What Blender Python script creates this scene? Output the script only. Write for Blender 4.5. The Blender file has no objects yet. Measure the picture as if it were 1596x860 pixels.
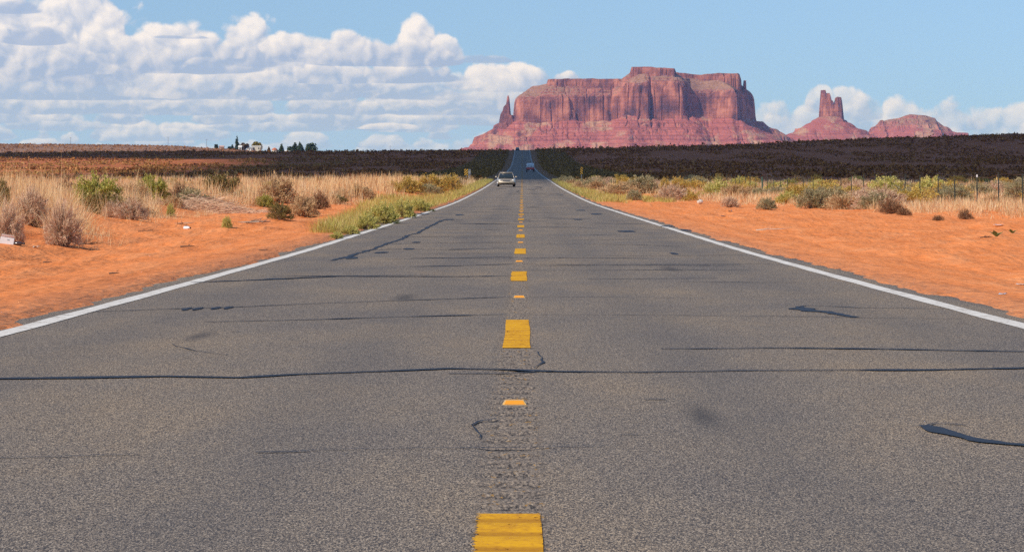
import bpy, bmesh, math, random
import numpy as np
from mathutils import Vector, Matrix

random.seed(7)
S = bpy.context.scene
C = S.collection
PI = math.pi
R = math.radians

# ------------------------------------------------------------------ camera
EYE = 0.965            # eye height above the road, metres
FPX = 4000.0           # focal length in photo pixels (1596 wide)
VX, VY = 814.0, 303.0  # where a level line straight down the road vanishes
cam_d = bpy.data.cameras.new('camera')
cam = bpy.data.objects.new('camera', cam_d)
C.objects.link(cam)
cam.location = (0, 0, EYE)
cam.rotation_euler = (R(90), 0, 0)
cam_d.sensor_width = 36
cam_d.lens = FPX / 1596 * 36
cam_d.shift_x = -(VX - 798) / 1596
cam_d.shift_y = -(430 - VY) / 1596
cam_d.clip_start = 0.1
cam_d.clip_end = 90000
S.camera = cam

# ------------------------------------------------------------------ exposure
S.view_settings.view_transform = 'Standard'
S.view_settings.look = 'None'
S.view_settings.exposure = 0.0
S.view_settings.gamma = 1.0
S.view_settings.use_curve_mapping = False
S.render.engine = 'CYCLES'
S.cycles.use_denoising = False
S.cycles.max_bounces = 6
S.cycles.diffuse_bounces = 3
S.cycles.volume_bounces = 1
S.cycles.transparent_max_bounces = 12
S.cycles.sample_clamp_indirect = 6

# ------------------------------------------------------------------ sun
SUN_EL, SUN_AZ = R(37), R(230)        # azimuth clockwise from straight ahead: behind, to the left
TO_SUN = Vector((math.sin(SUN_AZ) * math.cos(SUN_EL), math.cos(SUN_AZ) * math.cos(SUN_EL), math.sin(SUN_EL)))
sun_d = bpy.data.lights.new('sun', 'SUN')
sun_d.energy = 4.3
sun_d.angle = R(0.53)
sun_d.color = (1.0, 0.93, 0.83)
sun = bpy.data.objects.new('sun', sun_d)
C.objects.link(sun)
sun.rotation_euler = TO_SUN.to_track_quat('Z', 'Y').to_euler()

# ------------------------------------------------------------------ node helpers
class G:
    """arithmetic on node sockets of one node tree"""
    def __init__(self, tree):
        self.t = tree
        self.n = tree.nodes
        self.l = tree.links
    def put(self, sock, v):
        if isinstance(v, bpy.types.NodeSocket):
            self.l.new(v, sock)
        elif v is not None:
            if isinstance(v, (tuple, list)) and len(v) == 3 and sock.type == 'RGBA':
                v = (*v, 1)
            sock.default_value = v
    def m(self, op, a, b=None, c=None, clamp=False):
        n = self.n.new('ShaderNodeMath'); n.operation = op; n.use_clamp = clamp
        self.put(n.inputs[0], a); self.put(n.inputs[1], b); self.put(n.inputs[2], c)
        return n.outputs[0]
    def add(self, a, b): return self.m('ADD', a, b)
    def sub(self, a, b): return self.m('SUBTRACT', a, b)
    def mul(self, a, b): return self.m('MULTIPLY', a, b)
    def mad(self, a, b, c, clamp=False): return self.m('MULTIPLY_ADD', a, b, c, clamp)
    def mx(self, a, b): return self.m('MAXIMUM', a, b)
    def mn(self, a, b): return self.m('MINIMUM', a, b)
    def sst(self, x, lo, hi, a=0.0, b=1.0):
        n = self.n.new('ShaderNodeMapRange'); n.interpolation_type = 'SMOOTHSTEP'
        for k, v in zip(range(5), (x, lo, hi, a, b)): self.put(n.inputs[k], v)
        return n.outputs[0]
    def lin(self, x, lo, hi, a=0.0, b=1.0):
        n = self.n.new('ShaderNodeMapRange'); n.clamp = True
        for k, v in zip(range(5), (x, lo, hi, a, b)): self.put(n.inputs[k], v)
        return n.outputs[0]
    def mix(self, f, a, b, mode='MIX'):
        n = self.n.new('ShaderNodeMix'); n.data_type = 'RGBA'; n.blend_type = mode
        self.put(n.inputs['Factor'], f)
        self.put(n.inputs[6], a); self.put(n.inputs[7], b)
        return n.outputs[2]
    def xyz(self, x, y, z=0.0):
        n = self.n.new('ShaderNodeCombineXYZ')
        self.put(n.inputs[0], x); self.put(n.inputs[1], y); self.put(n.inputs[2], z)
        return n.outputs[0]
    def sep(self, v):
        n = self.n.new('ShaderNodeSeparateXYZ'); self.l.new(v, n.inputs[0])
        return n.outputs[0], n.outputs[1], n.outputs[2]
    def vmul(self, v, s):
        n = self.n.new('ShaderNodeVectorMath'); n.operation = 'MULTIPLY'
        self.l.new(v, n.inputs[0]); n.inputs[1].default_value = s
        return n.outputs[0]
    def vadd(self, v, s):
        n = self.n.new('ShaderNodeVectorMath'); n.operation = 'ADD'
        self.l.new(v, n.inputs[0]); self.put(n.inputs[1], s)
        return n.outputs[0]
    def noise(self, vec, scale, detail=4.0, rough=0.5, dist=0.0, out=0):
        n = self.n.new('ShaderNodeTexNoise')
        if vec is not None: self.l.new(vec, n.inputs['Vector'])
        n.inputs['Scale'].default_value = scale; n.inputs['Detail'].default_value = detail
        n.inputs['Roughness'].default_value = rough; n.inputs['Distortion'].default_value = dist
        return n.outputs[out]
    def voro(self, vec, scale, feature='F1', detail=0.0, out='Distance', rnd=1.0):
        n = self.n.new('ShaderNodeTexVoronoi'); n.feature = feature
        self.l.new(vec, n.inputs['Vector'])
        n.inputs['Scale'].default_value = scale; n.inputs['Detail'].default_value = detail
        n.inputs['Randomness'].default_value = rnd
        return n.outputs[out]
    def ramp(self, f, stops, interp='LINEAR'):
        n = self.n.new('ShaderNodeValToRGB'); n.color_ramp.interpolation = interp
        el = n.color_ramp.elements
        while len(el) < len(stops): el.new(0.5)
        for e, (p, c) in zip(el, stops):
            e.position = p; e.color = (*c, 1)
        self.put(n.inputs[0], f)
        return n.outputs[0]
    def pos(self):
        return self.n.new('ShaderNodeNewGeometry').outputs['Position']
    def island(self):
        return self.n.new('ShaderNodeNewGeometry').outputs['Random Per Island']

# ------------------------------------------------------------------ world: Nishita sky with procedural cumulus
WS = 0.122
world = bpy.data.worlds.new('World')
S.world = world
world.use_nodes = True
wt = world.node_tree
wt.nodes.clear()
g = G(wt)
d = wt.nodes.new('ShaderNodeTexCoord').outputs['Generated']
dx, dy, dz = g.sep(d)
def nishita():
    sky = wt.nodes.new('ShaderNodeTexSky')
    sky.sky_type = 'NISHITA'
    sky.sun_disc = False
    sky.sun_elevation = SUN_EL
    sky.sun_rotation = SUN_AZ
    sky.altitude = 1600
    sky.air_density = 1.0
    sky.dust_density = 0.25
    sky.ozone_density = 4.5
    return sky
sky = nishita()                                    # the whole sky; the air right at the skyline is as clear as a few degrees up
g.l.new(g.xyz(dx, dy, g.mx(g.mad(g.mx(dz, 0.0), 0.35, 0.088), dz)), sky.inputs[0])
skyc = sky.outputs[0]
az = g.mul(g.m('ARCTAN2', dx, dy), 100.0)
el = g.mul(g.m('ARCSINE', dz), 100.0)
# a cloud bank stands low over the view to the north; it is left out of the rest of the sky
uv = g.xyz(az, el, 0)
warp = g.noise(uv, 0.5, 2, 0.5, 0, 1)
uvw = g.vadd(uv, g.vmul(g.vadd(warp, (-0.5, -0.5, -0.5)), (1.0, 0.7, 0)))
def lumps(off, stretch=None, k=1.0):
    p = g.vadd(uvw, off) if off else uvw
    if stretch: p = g.vmul(p, stretch)
    n = g.noise(p, 0.60, 5, 0.55)
    v = g.voro(p, 0.80, 'F1', 0.0)
    v2 = g.voro(p, 2.1, 'F1', 0.0)
    a = g.mad(g.mul(v, v), -0.60, g.mul(n, 1.0))
    return g.mad(g.mul(v2, v2), -0.22, g.add(a, 0.28))
lump = lumps(None)
lumpB = lumps((-0.22, 0.24, 0))
relief = g.sub(lump, lumpB)
lump2 = lumps((23.0, -11.0, 0)); relief2 = g.sub(lump2, lumps((22.79, -10.78, 0)))
LIT = tuple(c / WS for c in (1.00, 0.95, 0.94))
SHD = tuple(c / WS for c in (0.40, 0.51, 0.73))
HAZE = tuple(c / WS for c in (0.44, 0.62, 0.87))
acc = g.mix(g.mul(g.sst(az, 8.0, -6.0), g.mul(g.sst(el, 6.0, 2.5), 0.55)), skyc, HAZE)
def lerp(a, b, t): return tuple(x + (y - x) * t for x, y in zip(a, b))
# rows of flat-based cumulus one behind the other, the farthest lowest
ROWS = [  # photo base y, height px, seed, coverage threshold, left end px, right end px, opacity
    (240, 24, 3.1, .40, -9000, 9000, .75), (229, 24, 8.7, .42, -9000, 900, .8), (216, 26, 20.9, .41, -9000, 900, .9),
    (201, 26, 27.3, .41, -9000, 840, .9), (190, 30, 33.8, .39, -9000, 880, .95), (174, 34, 52.4, .34, -9000, 880, .95), (150, 38, 61.5, .30, -9000, 740, .95)]
PUFF = {  # single clouds drawn in front of the row with that base: photo x, base y, half width, height, brightness offset, opacity
    240: [(1420, 226, 150, 26, .05, .75), (1565, 222, 80, 62, .0, .8), (1700, 215, 120, 70, .1, .8), (1900, 220, 150, 60, .1, .8), (1480, 200, 54, 48, .02, .75)],
    229: [(1215, 200, 64, 40, -.05, .6), (1255, 216, 100, 54, .0, .75), (1322, 206, 42, 74, .05, .75), (1390, 214, 80, 62, .1, .85), (1345, 184, 30, 40, .0, .55), (1275, 172, 22, 42, .1, .7)],
    190: [(600, 200, 56, 9, .3, .8), (662, 164, 42, 15, .3, .9)],
    174: [(850, 170, 76, 56, .05, .8), (885, 127, 28, 18, .2, .95), (780, 138, 80, 46, .25, 1.), (724, 134, 38, 22, .3, 1.), (842, 140, 52, 34, -.05, .7)],
    150: [(480, 140, 130, 40, .05, .95), (430, 118, 110, 66, .08, .95), (90, 152, 250, 56, .0, .95), (340, 150, 160, 50, .05, .95), (620, 124, 115, 30, -.05, 1.), (520, 128, 80, 34, .1, .9),
          (145, 115, 90, 170, .15, 1.), (15, 110, 150, 170, .1, 1.), (176, 92, 36, 120, .2, .9), (300, 92, 76, 62, .15, .95), (392, 98, 62, 76, .18, .95), (450, 92, 90, 48, .1, .95),
          (230, 108, 200, 66, .08, 1.), (60, 112, 170, 76, .08, .95), (335, 110, 90, 54, -.1, .9),
          (545, 98, 78, 50, .02, 1.), (657, 98, 56, 72, .2, 1.), (694, 98, 32, 44, .1, .9), (610, 100, 124, 36, -.08, 1.),
          (62, 70, 56, 26, -.5, .85), (30, 24, 46, 18, -.4, .8), (318, 113, 42, 22, -.4, .9), (392, 100, 40, 26, -.3, .8), (760, 96, 50, 14, -.3, .7), (290, 62, 46, 5, -.35, .7),
          (-150, 150, 180, 200, .1, 1.), (-350, 200, 240, 160, .0, .9), (-600, 220, 300, 120, .0, .9)]}
def tones(by, k=1.0):
    far = max(0.0, min(1.0, (by - 90) / 150))
    return lerp(SHD, HAZE, 0.6 * far), lerp(LIT, lerp(LIT, HAZE, 0.5), 0.6 * far * k)
for by, hp, seed, thr, xa, xb, op in ROWS:
    v0, h = (VY - by) / 40, hp / 40
    ox = seed * 3.7
    lu = lumps((ox, -seed, 0), (1.25, 1.7, 1), .9)
    re = g.sub(lu, lumps((ox - .16, .15 - seed, 0), (1.25, 1.7, 1), .9))
    cov = g.noise(g.xyz(g.add(az, seed * 9.0), seed, 0), 0.33 * 18 / hp + .12, 3, 0.55)
    hgt = g.sst(cov, thr - .04, thr + .22)
    dv = g.mad(el, 1 / h, -v0 / h)
    up = g.mx(dv, 0.0)
    gg = g.sub(g.mad(hgt, 1.25, -0.12), g.mad(up, up, g.mul(g.mn(dv, 0.0), -4.5)))
    gg = g.mad(g.sub(lu, 0.62), g.sst(dv, -0.2, 0.5, 0.35, 1.1), gg)
    ends = op
    if xb < 9000: ends = g.mul(g.sst(az, (xb + 110 - VX) / 40, (xb - 110 - VX) / 40), op)
    al = g.mul(g.sst(gg, 0.0, 0.38), ends)
    L = g.mad(re, 1.55, g.mad(up, 1.15, -0.03), clamp=True)
    s_, l_ = tones(by)
    acc = g.mix(al, acc, g.mix(L, s_, l_))
    for i, (cx, by2, hw, hh, bias, op2) in enumerate(PUFF.get(by, ())):
        lu, re = (lump, relief) if i % 2 else (lump2, relief2)
        u0, v0, w, h = (cx - VX) / 40, (VY - by2) / 40, hw / 40, hh / 40
        du = g.mad(az, 1 / w, -u0 / w)
        dv = g.mad(el, 1 / h, -v0 / h)
        up = g.mx(dv, 0.0)
        dn = g.mul(g.mn(dv, 0.0), 7.0 if hh > 30 else 4.0)
        gg = g.sub(g.mad(g.mul(du, du), -1.0, 1.0), g.mad(up, up, g.mul(dn, dn)))
        gg = g.mad(g.sub(lu, 0.60), g.sst(dv, -0.1, 0.35, 0.45, 1.6), gg)
        al = g.mul(g.sst(gg, -0.02, 0.34), op2)
        tt = g.mad(up, 0.80, g.mad(du, -0.12, 0.07 + bias))
        L = g.mad(re, 1.75, tt, clamp=True)
        s_, l_ = tones(by2, .6)
        acc = g.mix(al, acc, g.mix(L, s_, l_))
def background(col):
    b = wt.nodes.new('ShaderNodeBackground')
    b.inputs[1].default_value = WS
    g.l.new(col, b.inputs[0])
    return b.outputs[0]
# the bank spans 26 degrees either side of north, up to 11 degrees; elsewhere the plain sky (and earth colour below the horizon)
inside = g.mul(g.mul(g.m('LESS_THAN', g.m('ABSOLUTE', az), 45.0), g.m('LESS_THAN', el, 19.0)), g.m('GREATER_THAN', el, -0.5))
sky2 = nishita()
g.l.new(g.xyz(dx, dy, g.mx(g.mad(g.mx(dz, 0.0), 0.35, 0.088), dz)), sky2.inputs[0])
plain = g.mix(g.sst(dz, -0.004, -0.03), sky2.outputs[0], (1.6, 1.0, 0.7))
ms = wt.nodes.new('ShaderNodeMixShader')
g.l.new(inside, ms.inputs[0])
g.l.new(background(plain), ms.inputs[1])
g.l.new(background(acc), ms.inputs[2])
wo = wt.nodes.new('ShaderNodeOutputWorld')
g.l.new(ms.outputs[0], wo.inputs[0])
world.cycles.sampling_method = 'MANUAL'
world.cycles.sample_map_resolution = 512

# ------------------------------------------------------------------ numpy helpers
rng = np.random.default_rng(11)
def sm(x, a, b):
    t = np.clip((np.asarray(x, float) - a) / (b - a), 0, 1)
    return t * t * (3 - 2 * t)
def _h(ix, iy, seed):
    n = (ix.astype(np.int64) * 374761393 + iy.astype(np.int64) * 668265263 + seed * 2147483647) & 0xFFFFFFFF
    n = ((n ^ (n >> 13)) * 1274126177) & 0xFFFFFFFF
    n = n ^ (n >> 16)
    return (n & 0xFFFFFF) / float(0xFFFFFF)
def vn(x, y, seed=0):                                   # value noise, -1..1
    x, y = np.broadcast_arrays(np.asarray(x, float), np.asarray(y, float))
    ix, iy = np.floor(x).astype(np.int64), np.floor(y).astype(np.int64)
    fx, fy = x - ix, y - iy
    fx = fx * fx * fx * (fx * (fx * 6 - 15) + 10); fy = fy * fy * fy * (fy * (fy * 6 - 15) + 10)
    a, b, c_, d_ = _h(ix, iy, seed), _h(ix + 1, iy, seed), _h(ix, iy + 1, seed), _h(ix + 1, iy + 1, seed)
    return ((a + (b - a) * fx) * (1 - fy) + (c_ + (d_ - c_) * fx) * fy) * 2 - 1
def fbm(x, y, seed=0, o=4, r=0.5):
    s, a, t = 0.0, 1.0, 0.0
    for k in range(o):
        s = s + a * vn(x * 2 ** k + 13.7 * k, y * 2 ** k - 7.1 * k, seed + k)
        t += a; a *= r
    return s / t
def hermite(xs, ys):                                    # monotone cubic through a table
    xs, ys = np.array(xs, float), np.array(ys, float)
    dl = np.diff(ys) / np.diff(xs)
    m = np.zeros(len(xs)); m[0], m[-1] = dl[0], dl[-1]
    for i in range(1, len(xs) - 1):
        m[i] = 0 if dl[i - 1] * dl[i] <= 0 else 2 * dl[i - 1] * dl[i] / (dl[i - 1] + dl[i])
    def f(x):
        x = np.clip(np.asarray(x, float), xs[0], xs[-1])
        i = np.clip(np.searchsorted(xs, x, side='right') - 1, 0, len(xs) - 2)
        w = xs[i + 1] - xs[i]; t = (x - xs[i]) / w
        return ((2 * t**3 - 3 * t**2 + 1) * ys[i] + (t**3 - 2 * t**2 + t) * w * m[i]
                + (-2 * t**3 + 3 * t**2) * ys[i + 1] + (t**3 - t**2) * w * m[i + 1])
    return f

def np_obj(name, V, quads=None, tris=None, mat=None, parent=None, smooth=False):
    """one mesh object from arrays"""
    me = bpy.data.meshes.new(name)
    V = np.asarray(V, np.float32)
    parts_, totals = [], []
    if quads is not None and len(quads): parts_.append(np.asarray(quads, np.int32).ravel()); totals.append(np.full(len(quads), 4, np.int32))
    if tris is not None and len(tris): parts_.append(np.asarray(tris, np.int32).ravel()); totals.append(np.full(len(tris), 3, np.int32))
    loops, tot = np.concatenate(parts_), np.concatenate(totals)
    me.vertices.add(len(V)); me.vertices.foreach_set('co', V.ravel())
    me.loops.add(len(loops)); me.loops.foreach_set('vertex_index', loops)
    me.polygons.add(len(tot))
    me.polygons.foreach_set('loop_start', np.concatenate([[0], np.cumsum(tot)[:-1]]).astype(np.int32))
    me.polygons.foreach_set('loop_total', tot)
    me.polygons.foreach_set('use_smooth', np.full(len(tot), smooth, bool))
    me.update(calc_edges=True)
    me.validate()
    if mat: me.materials.append(mat)
    o = bpy.data.objects.new(name, me); C.objects.link(o)
    if parent: o.parent = parent
    return o
def grid_quads(nr, nc):
    i = np.arange((nr - 1) * (nc - 1)); r, c_ = i // (nc - 1), i % (nc - 1)
    a = r * nc + c_
    return np.stack([a, a + 1, a + nc + 1, a + nc], 1)

def tag(o, label=None, cat=None, group=None, kind=None):
    if label: o['label'] = label
    if cat: o['category'] = cat
    if group: o['group'] = group
    if kind: o['kind'] = kind
    return o
def empty(name, loc, rz=0.0):
    o = bpy.data.objects.new(name, None); C.objects.link(o)
    o.location = loc; o.rotation_euler = (0, 0, rz); o.empty_display_size = 0.3
    return o

class MB:
    """collects simple shapes into ONE mesh"""
    def __init__(self): self.v, self.f = [], []
    def poly(self, pts, faces):
        k = len(self.v)
        self.v += [tuple(p) for p in pts]; self.f += [tuple(i + k for i in f) for f in faces]
        return self
    def box(self, x0, x1, y0, y1, z0, z1):
        p = [(x, y, z) for z in (z0, z1) for y in (y0, y1) for x in (x0, x1)]
        return self.poly(p, [(0, 2, 3, 1), (4, 5, 7, 6), (0, 1, 5, 4), (2, 6, 7, 3), (0, 4, 6, 2), (1, 3, 7, 5)])
    def tube(self, pts, rad, n=8, cap=True):
        pts = [Vector(p) for p in pts]
        rads = rad if isinstance(rad, (list, tuple)) else [rad] * len(pts)
        k0 = len(self.v); up = None
        for i, (p, r) in enumerate(zip(pts, rads)):
            t = (pts[min(i + 1, len(pts) - 1)] - pts[max(i - 1, 0)]).normalized()
            a = t.orthogonal().normalized() if up is None else (up - t * up.dot(t)).normalized()
            up = a; b = t.cross(a)
            for q in range(n):
                w = 2 * PI * q / n
                self.v.append(tuple(p + (a * math.cos(w) + b * math.sin(w)) * r))
        for i in range(len(pts) - 1):
            for q in range(n):
                a0 = k0 + i * n + q; a1 = k0 + i * n + (q + 1) % n
                self.f.append((a0, a1, a1 + n, a0 + n))
        if cap:
            self.f.append(tuple(range(k0 + n - 1, k0 - 1, -1)))
            self.f.append(tuple(range(k0 + (len(pts) - 1) * n, k0 + len(pts) * n)))
        return self
    def loft(self, rings, cap=True):
        n = len(rings[0]); k0 = len(self.v)
        for r in rings: self.v += [tuple(p) for p in r]
        for i in range(len(rings) - 1):
            for q in range(n):
                a0 = k0 + i * n + q; a1 = k0 + i * n + (q + 1) % n
                self.f.append((a0, a1, a1 + n, a0 + n))
        if cap:
            self.f.append(tuple(range(k0 + n - 1, k0 - 1, -1)))
            self.f.append(tuple(range(k0 + (len(rings) - 1) * n, k0 + len(rings) * n)))
        return self
    def build(self, name, mat, parent=None, smooth=False, bevel=0.0, loc=None):
        me = bpy.data.meshes.new(name)
        me.from_pydata(self.v, [], self.f)
        bm = bmesh.new(); bm.from_mesh(me)
        bmesh.ops.recalc_face_normals(bm, faces=bm.faces)
        if bevel: bmesh.ops.bevel(bm, geom=bm.edges[:], offset=bevel, segments=2, affect='EDGES', clamp_overlap=True)
        for f in bm.faces: f.smooth = smooth
        bm.to_mesh(me); bm.free()
        me.materials.append(mat)
        o = bpy.data.objects.new(name, me); C.objects.link(o)
        if parent: o.parent = parent
        if loc: o.location = loc
        return o

# ------------------------------------------------------------------ materials
def new_mat(name):
    m = bpy.data.materials.new(name); m.use_nodes = True
    t = m.node_tree; b = t.nodes['Principled BSDF']
    return m, G(t), b
def simple(name, col, rough=0.6, metal=0.0, var=0.12, scale=6.0, bump=0.0, coat=0.0):
    m, g, b = new_mat(name)
    tc = m.node_tree.nodes.new('ShaderNodeTexCoord').outputs['Object']
    n = g.noise(tc, scale, 4, 0.6)
    lo, hi = tuple(c * (1 - var) for c in col), tuple(min(1, c * (1 + var)) for c in col)
    g.l.new(g.ramp(n, [(0.3, lo), (0.7, hi)]), b.inputs['Base Color'])
    b.inputs['Roughness'].default_value = rough; b.inputs['Metallic'].default_value = metal
    if coat: b.inputs['Coat Weight'].default_value = coat; b.inputs['Coat Roughness'].default_value = 0.08
    if bump:
        bp = m.node_tree.nodes.new('ShaderNodeBump'); bp.inputs['Strength'].default_value = bump
        bp.inputs['Distance'].default_value = 0.02
        g.l.new(n, bp.inputs['Height']); g.l.new(bp.outputs[0], b.inputs['Normal'])
    return m
def leafy(name, stops, trans=0.35, rough=0.75):
    """thin leaves and blades: every loose piece takes its own colour from the plant's range"""
    m = bpy.data.materials.new(name); m.use_nodes = True
    t = m.node_tree; t.nodes.clear(); g = G(t)
    c = g.ramp(g.island(), stops)
    d_ = t.nodes.new('ShaderNodeBsdfDiffuse'); tr = t.nodes.new('ShaderNodeBsdfTranslucent')
    g.l.new(c, d_.inputs[0]); g.l.new(c, tr.inputs[0])
    mx = t.nodes.new('ShaderNodeMixShader'); mx.inputs[0].default_value = trans
    g.l.new(d_.outputs[0], mx.inputs[1]); g.l.new(tr.outputs[0], mx.inputs[2])
    o = t.nodes.new('ShaderNodeOutputMaterial'); g.l.new(mx.outputs[0], o.inputs[0])
    return m

# ------------------------------------------------------------------ terrain
zroad = hermite([-80, 0, 22, 40, 55, 70, 95, 130, 200, 257, 320, 500, 655, 800, 950, 1100, 1200, 1280, 1330, 1400, 1500, 1800, 2500, 4000, 8000, 40000],
                [0.0, 0, 0, .02, .08, .15, .27, .46, 1.10, 1.72, 2.50, 4.75, 6.95, 9.3, 12.5, 16.8, 20.0, 22.7, 23.9, 24.6, 23.5, 15, 8, 12, 15, 15])
ztilt = hermite([-3000, -800, -260, -152, -104, -40, 0, 21, 136, 250, 400, 700, 3000],
                [-1.0, -1.2, -1.6, -1.6, -.9, -.5, 0, .6, 3.2, 7.6, 13, 20, 22])
zhill = hermite([-6000, -1500, -800, -499, -440, -345, -290, -241, -198, -131, -60, 30, 400, 6000],
                [58, 56, 53, 49.2, 48.8, 48.0, 45.2, 42.2, 39.6, 35.5, 29, 16, 10, 10])
def bank_edge_left(y):      # distance of the vegetated bank from the centreline
    return np.interp(y, [0, 40, 47, 60, 80, 104, 120, 150, 200, 330, 400], [8, 8.4, 8.7, 10.6, 11.8, 12.6, 9.6, 7.4, 6.0, 5.0, 4.8])
def bank_edge_right(y):
    return np.interp(y, [0, 60, 78, 88, 100, 112, 130, 140, 150, 190, 240, 330], [18, 17, 16.6, 15.2, 14.0, 13.2, 11.6, 9.6, 7.2, 6.0, 5.2, 4.8])
def H(X, Y):
    X, Y = np.broadcast_arrays(np.asarray(X, float), np.asarray(Y, float))
    z = zroad(Y)
    ax = np.abs(X)
    s = sm(Y, 250, 1280) * (Y / 1280) * sm(Y, 3200, 1500)
    z = z + ztilt(X) * np.clip(s, 0, 1.2)
    hill = zhill(X) - 8
    z = z + hill * np.where(Y < 2450, sm(Y, 1500, 2450) ** 1.2, sm(Y, 6500, 2450))
    near = sm(Y, 420, 180)
    off = sm(ax, 4.3, 7.0)
    # red sand: low dunes, ruts along the road, clods
    dune = 0.13 * fbm(X / 3.1, Y / 5.5, 3, 3) + 0.075 * fbm(X / 0.9, Y / 1.6, 5, 3) + 0.05 * np.maximum(vn(X / .45, Y / .7, 6) - .35, 0)
    rut = -0.045 * np.exp(-((ax - 5.6 - 0.25 * vn(Y / 9, X * 0, 8)) / 0.22) ** 2) - 0.04 * np.exp(-((ax - 7.3 - 0.3 * vn(Y / 11, X * 0, 9)) / 0.24) ** 2)
    z = z + near * (off * dune + rut * sm(ax, 4.2, 4.8))
    bl = np.where(X < 0, sm(ax - bank_edge_left(Y), -1.6, 2.4) * (0.42 + 0.16 * vn(Y / 6, X / 6, 21)), 0)
    br = np.where(X > 0, sm(ax - bank_edge_right(Y), -2.2, 1.5) * (0.14 + 0.12 * vn(Y / 7, X / 7, 22)), 0)
    z = z + near * (bl + br) * sm(ax, 5.0, 7.5)
    # the hillside: gentle swells, sandy hummocks
    z = z + sm(Y, 150, 500) * sm(ax, 5, 30) * (0.35 * fbm(X / 24, Y / 60, 31, 3) + 0.012 * np.minimum(Y, 3000) ** 0.75 * fbm(X / 150, Y / 260, 33, 2) * sm(ax, 20, 200) * sm(Y, 1900, 1300))
    # the road bed is cut in under the pavement; sand drifts on to its edge
    edge = np.where(X < 0, 3.80, 3.95) + 0.10 * vn(Y / 1.7, X * 0 + np.sign(X) * 5, 41) + 0.07 * vn(Y / 0.45, X * 0 + np.sign(X) * 5, 42)
    drop = 0.055 + np.maximum(Y, 0) * 0.00035
    z = z - drop * (1 - sm(ax - edge, -0.12 - 0.0004 * np.maximum(Y, 0), 0.10)) + (0.018 + 0.02 * sm(ax - edge, 0.0, 0.5) * (1 - sm(ax, 4.6, 6.0))) * near
    return z
def h1(x, y): return float(H(x, y))
def rz(y): return float(zroad(y))
def at(px, py, Y): return ((px - VX) * Y / FPX, Y, EYE - (py - VY) * Y / FPX)
def flat(px, py):               # photo pixel on the level near part of the road
    Y = EYE * FPX / (py - VY)
    return ((px - VX) * Y / FPX, Y)
def on_ground(px, py):          # photo pixel -> where its sight line meets the ground
    Y = 8.0
    for _ in range(4000):
        x, y, z = at(px, py, Y)
        if z <= h1(x, y): break
        Y += 0.25 if Y < 400 else 2.0
    return x, Y, h1(x, Y)

# ---- ground material: orange sand by the road, brown scrub soil beyond
def ground_material():
    m, g, b = new_mat('red_sand_and_soil')
    p = g.pos(); x, y, z = g.sep(p)
    ax = g.m('ABSOLUTE', x)
    big = g.noise(p, 0.35, 4, 0.55); mid = g.noise(p, 2.2, 5, 0.6); fine = g.noise(p, 22, 5, 0.65); streak = g.noise(g.vmul(p, (2.4, 0.25, 1)), 1.0, 4, 0.6)
    sand = g.ramp(g.mad(fine, 0.18, g.mad(mid, 0.42, g.mul(streak, 0.45))), [(0.28, (.66, .185, .045)), (0.48, (.88, .275, .080)), (0.72, (.93, .38, .155))])
    sand = g.mix(g.mul(g.sst(big, 0.52, 0.70), 0.35), sand, (.54, .145, .042))
    sand = g.mix(g.mul(g.sst(g.voro(p, 5.0, 'F1'), 0.13, 0.05), g.mul(g.sst(mid, 0.56, 0.66), 0.7)), sand, (.36, .11, .035))   # clods and litter of twigs
    grav = g.mul(g.sst(g.add(ax, g.mul(mid, 1.6)), 5.5, 4.7), g.sst(fine, 0.35, 0.6))
    sand = g.mix(g.mul(grav, 0.65), sand, g.ramp(g.noise(p, 60, 2), [(0.3, (.12, .085, .065)), (0.7, (.40, .25, .17))]))
    soil = g.ramp(g.mad(mid, 0.5, g.mul(g.noise(p, 0.12, 5, 0.6), 0.5)), [(0.34, (.30, .092, .038)), (0.5, (.50, .155, .052)), (0.66, (.70, .225, .065))])
    # beyond 1.4 km the slope is greyer scrub
    greyer = g.ramp(g.noise(g.vmul(p, (0.02, 0.02, 0.02)), 1.0, 6, 0.65), [(0.35, (.25, .135, .085)), (0.65, (.39, .225, .145))])
    soil = g.mix(g.sst(y, 1380, 1500), soil, greyer)
    f = g.sst(g.add(y, g.mul(g.sub(mid, 0.5), 60.0)), 170.0, 330.0)
    col = g.mix(f, sand, soil)
    row = g.mul(g.mul(g.sst(g.add(ax, g.mul(big, 3.0)), 24.0, 20.0), f), 0.8)
    col = g.mix(row, col, g.ramp(mid, [(0.3, (.20, .115, .05)), (0.7, (.34, .19, .085))]))            # grassier right of way
    g.l.new(col, b.inputs['Base Color'])
    b.inputs['Roughness'].default_value = 0.95; b.inputs['Specular IOR Level'].default_value = 0.15
    bp = m.node_tree.nodes.new('ShaderNodeBump'); bp.inputs['Strength'].default_value = 0.9; bp.inputs['Distance'].default_value = 0.09
    g.l.new(g.mad(fine, 0.22, g.add(g.mul(streak, 1.2), g.mul(g.voro(p, 7.0, 'F1'), -0.35))), bp.inputs['Height'])
    g.l.new(bp.outputs[0], b.inputs['Normal'])
    return m
M_GROUND = ground_material()

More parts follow.
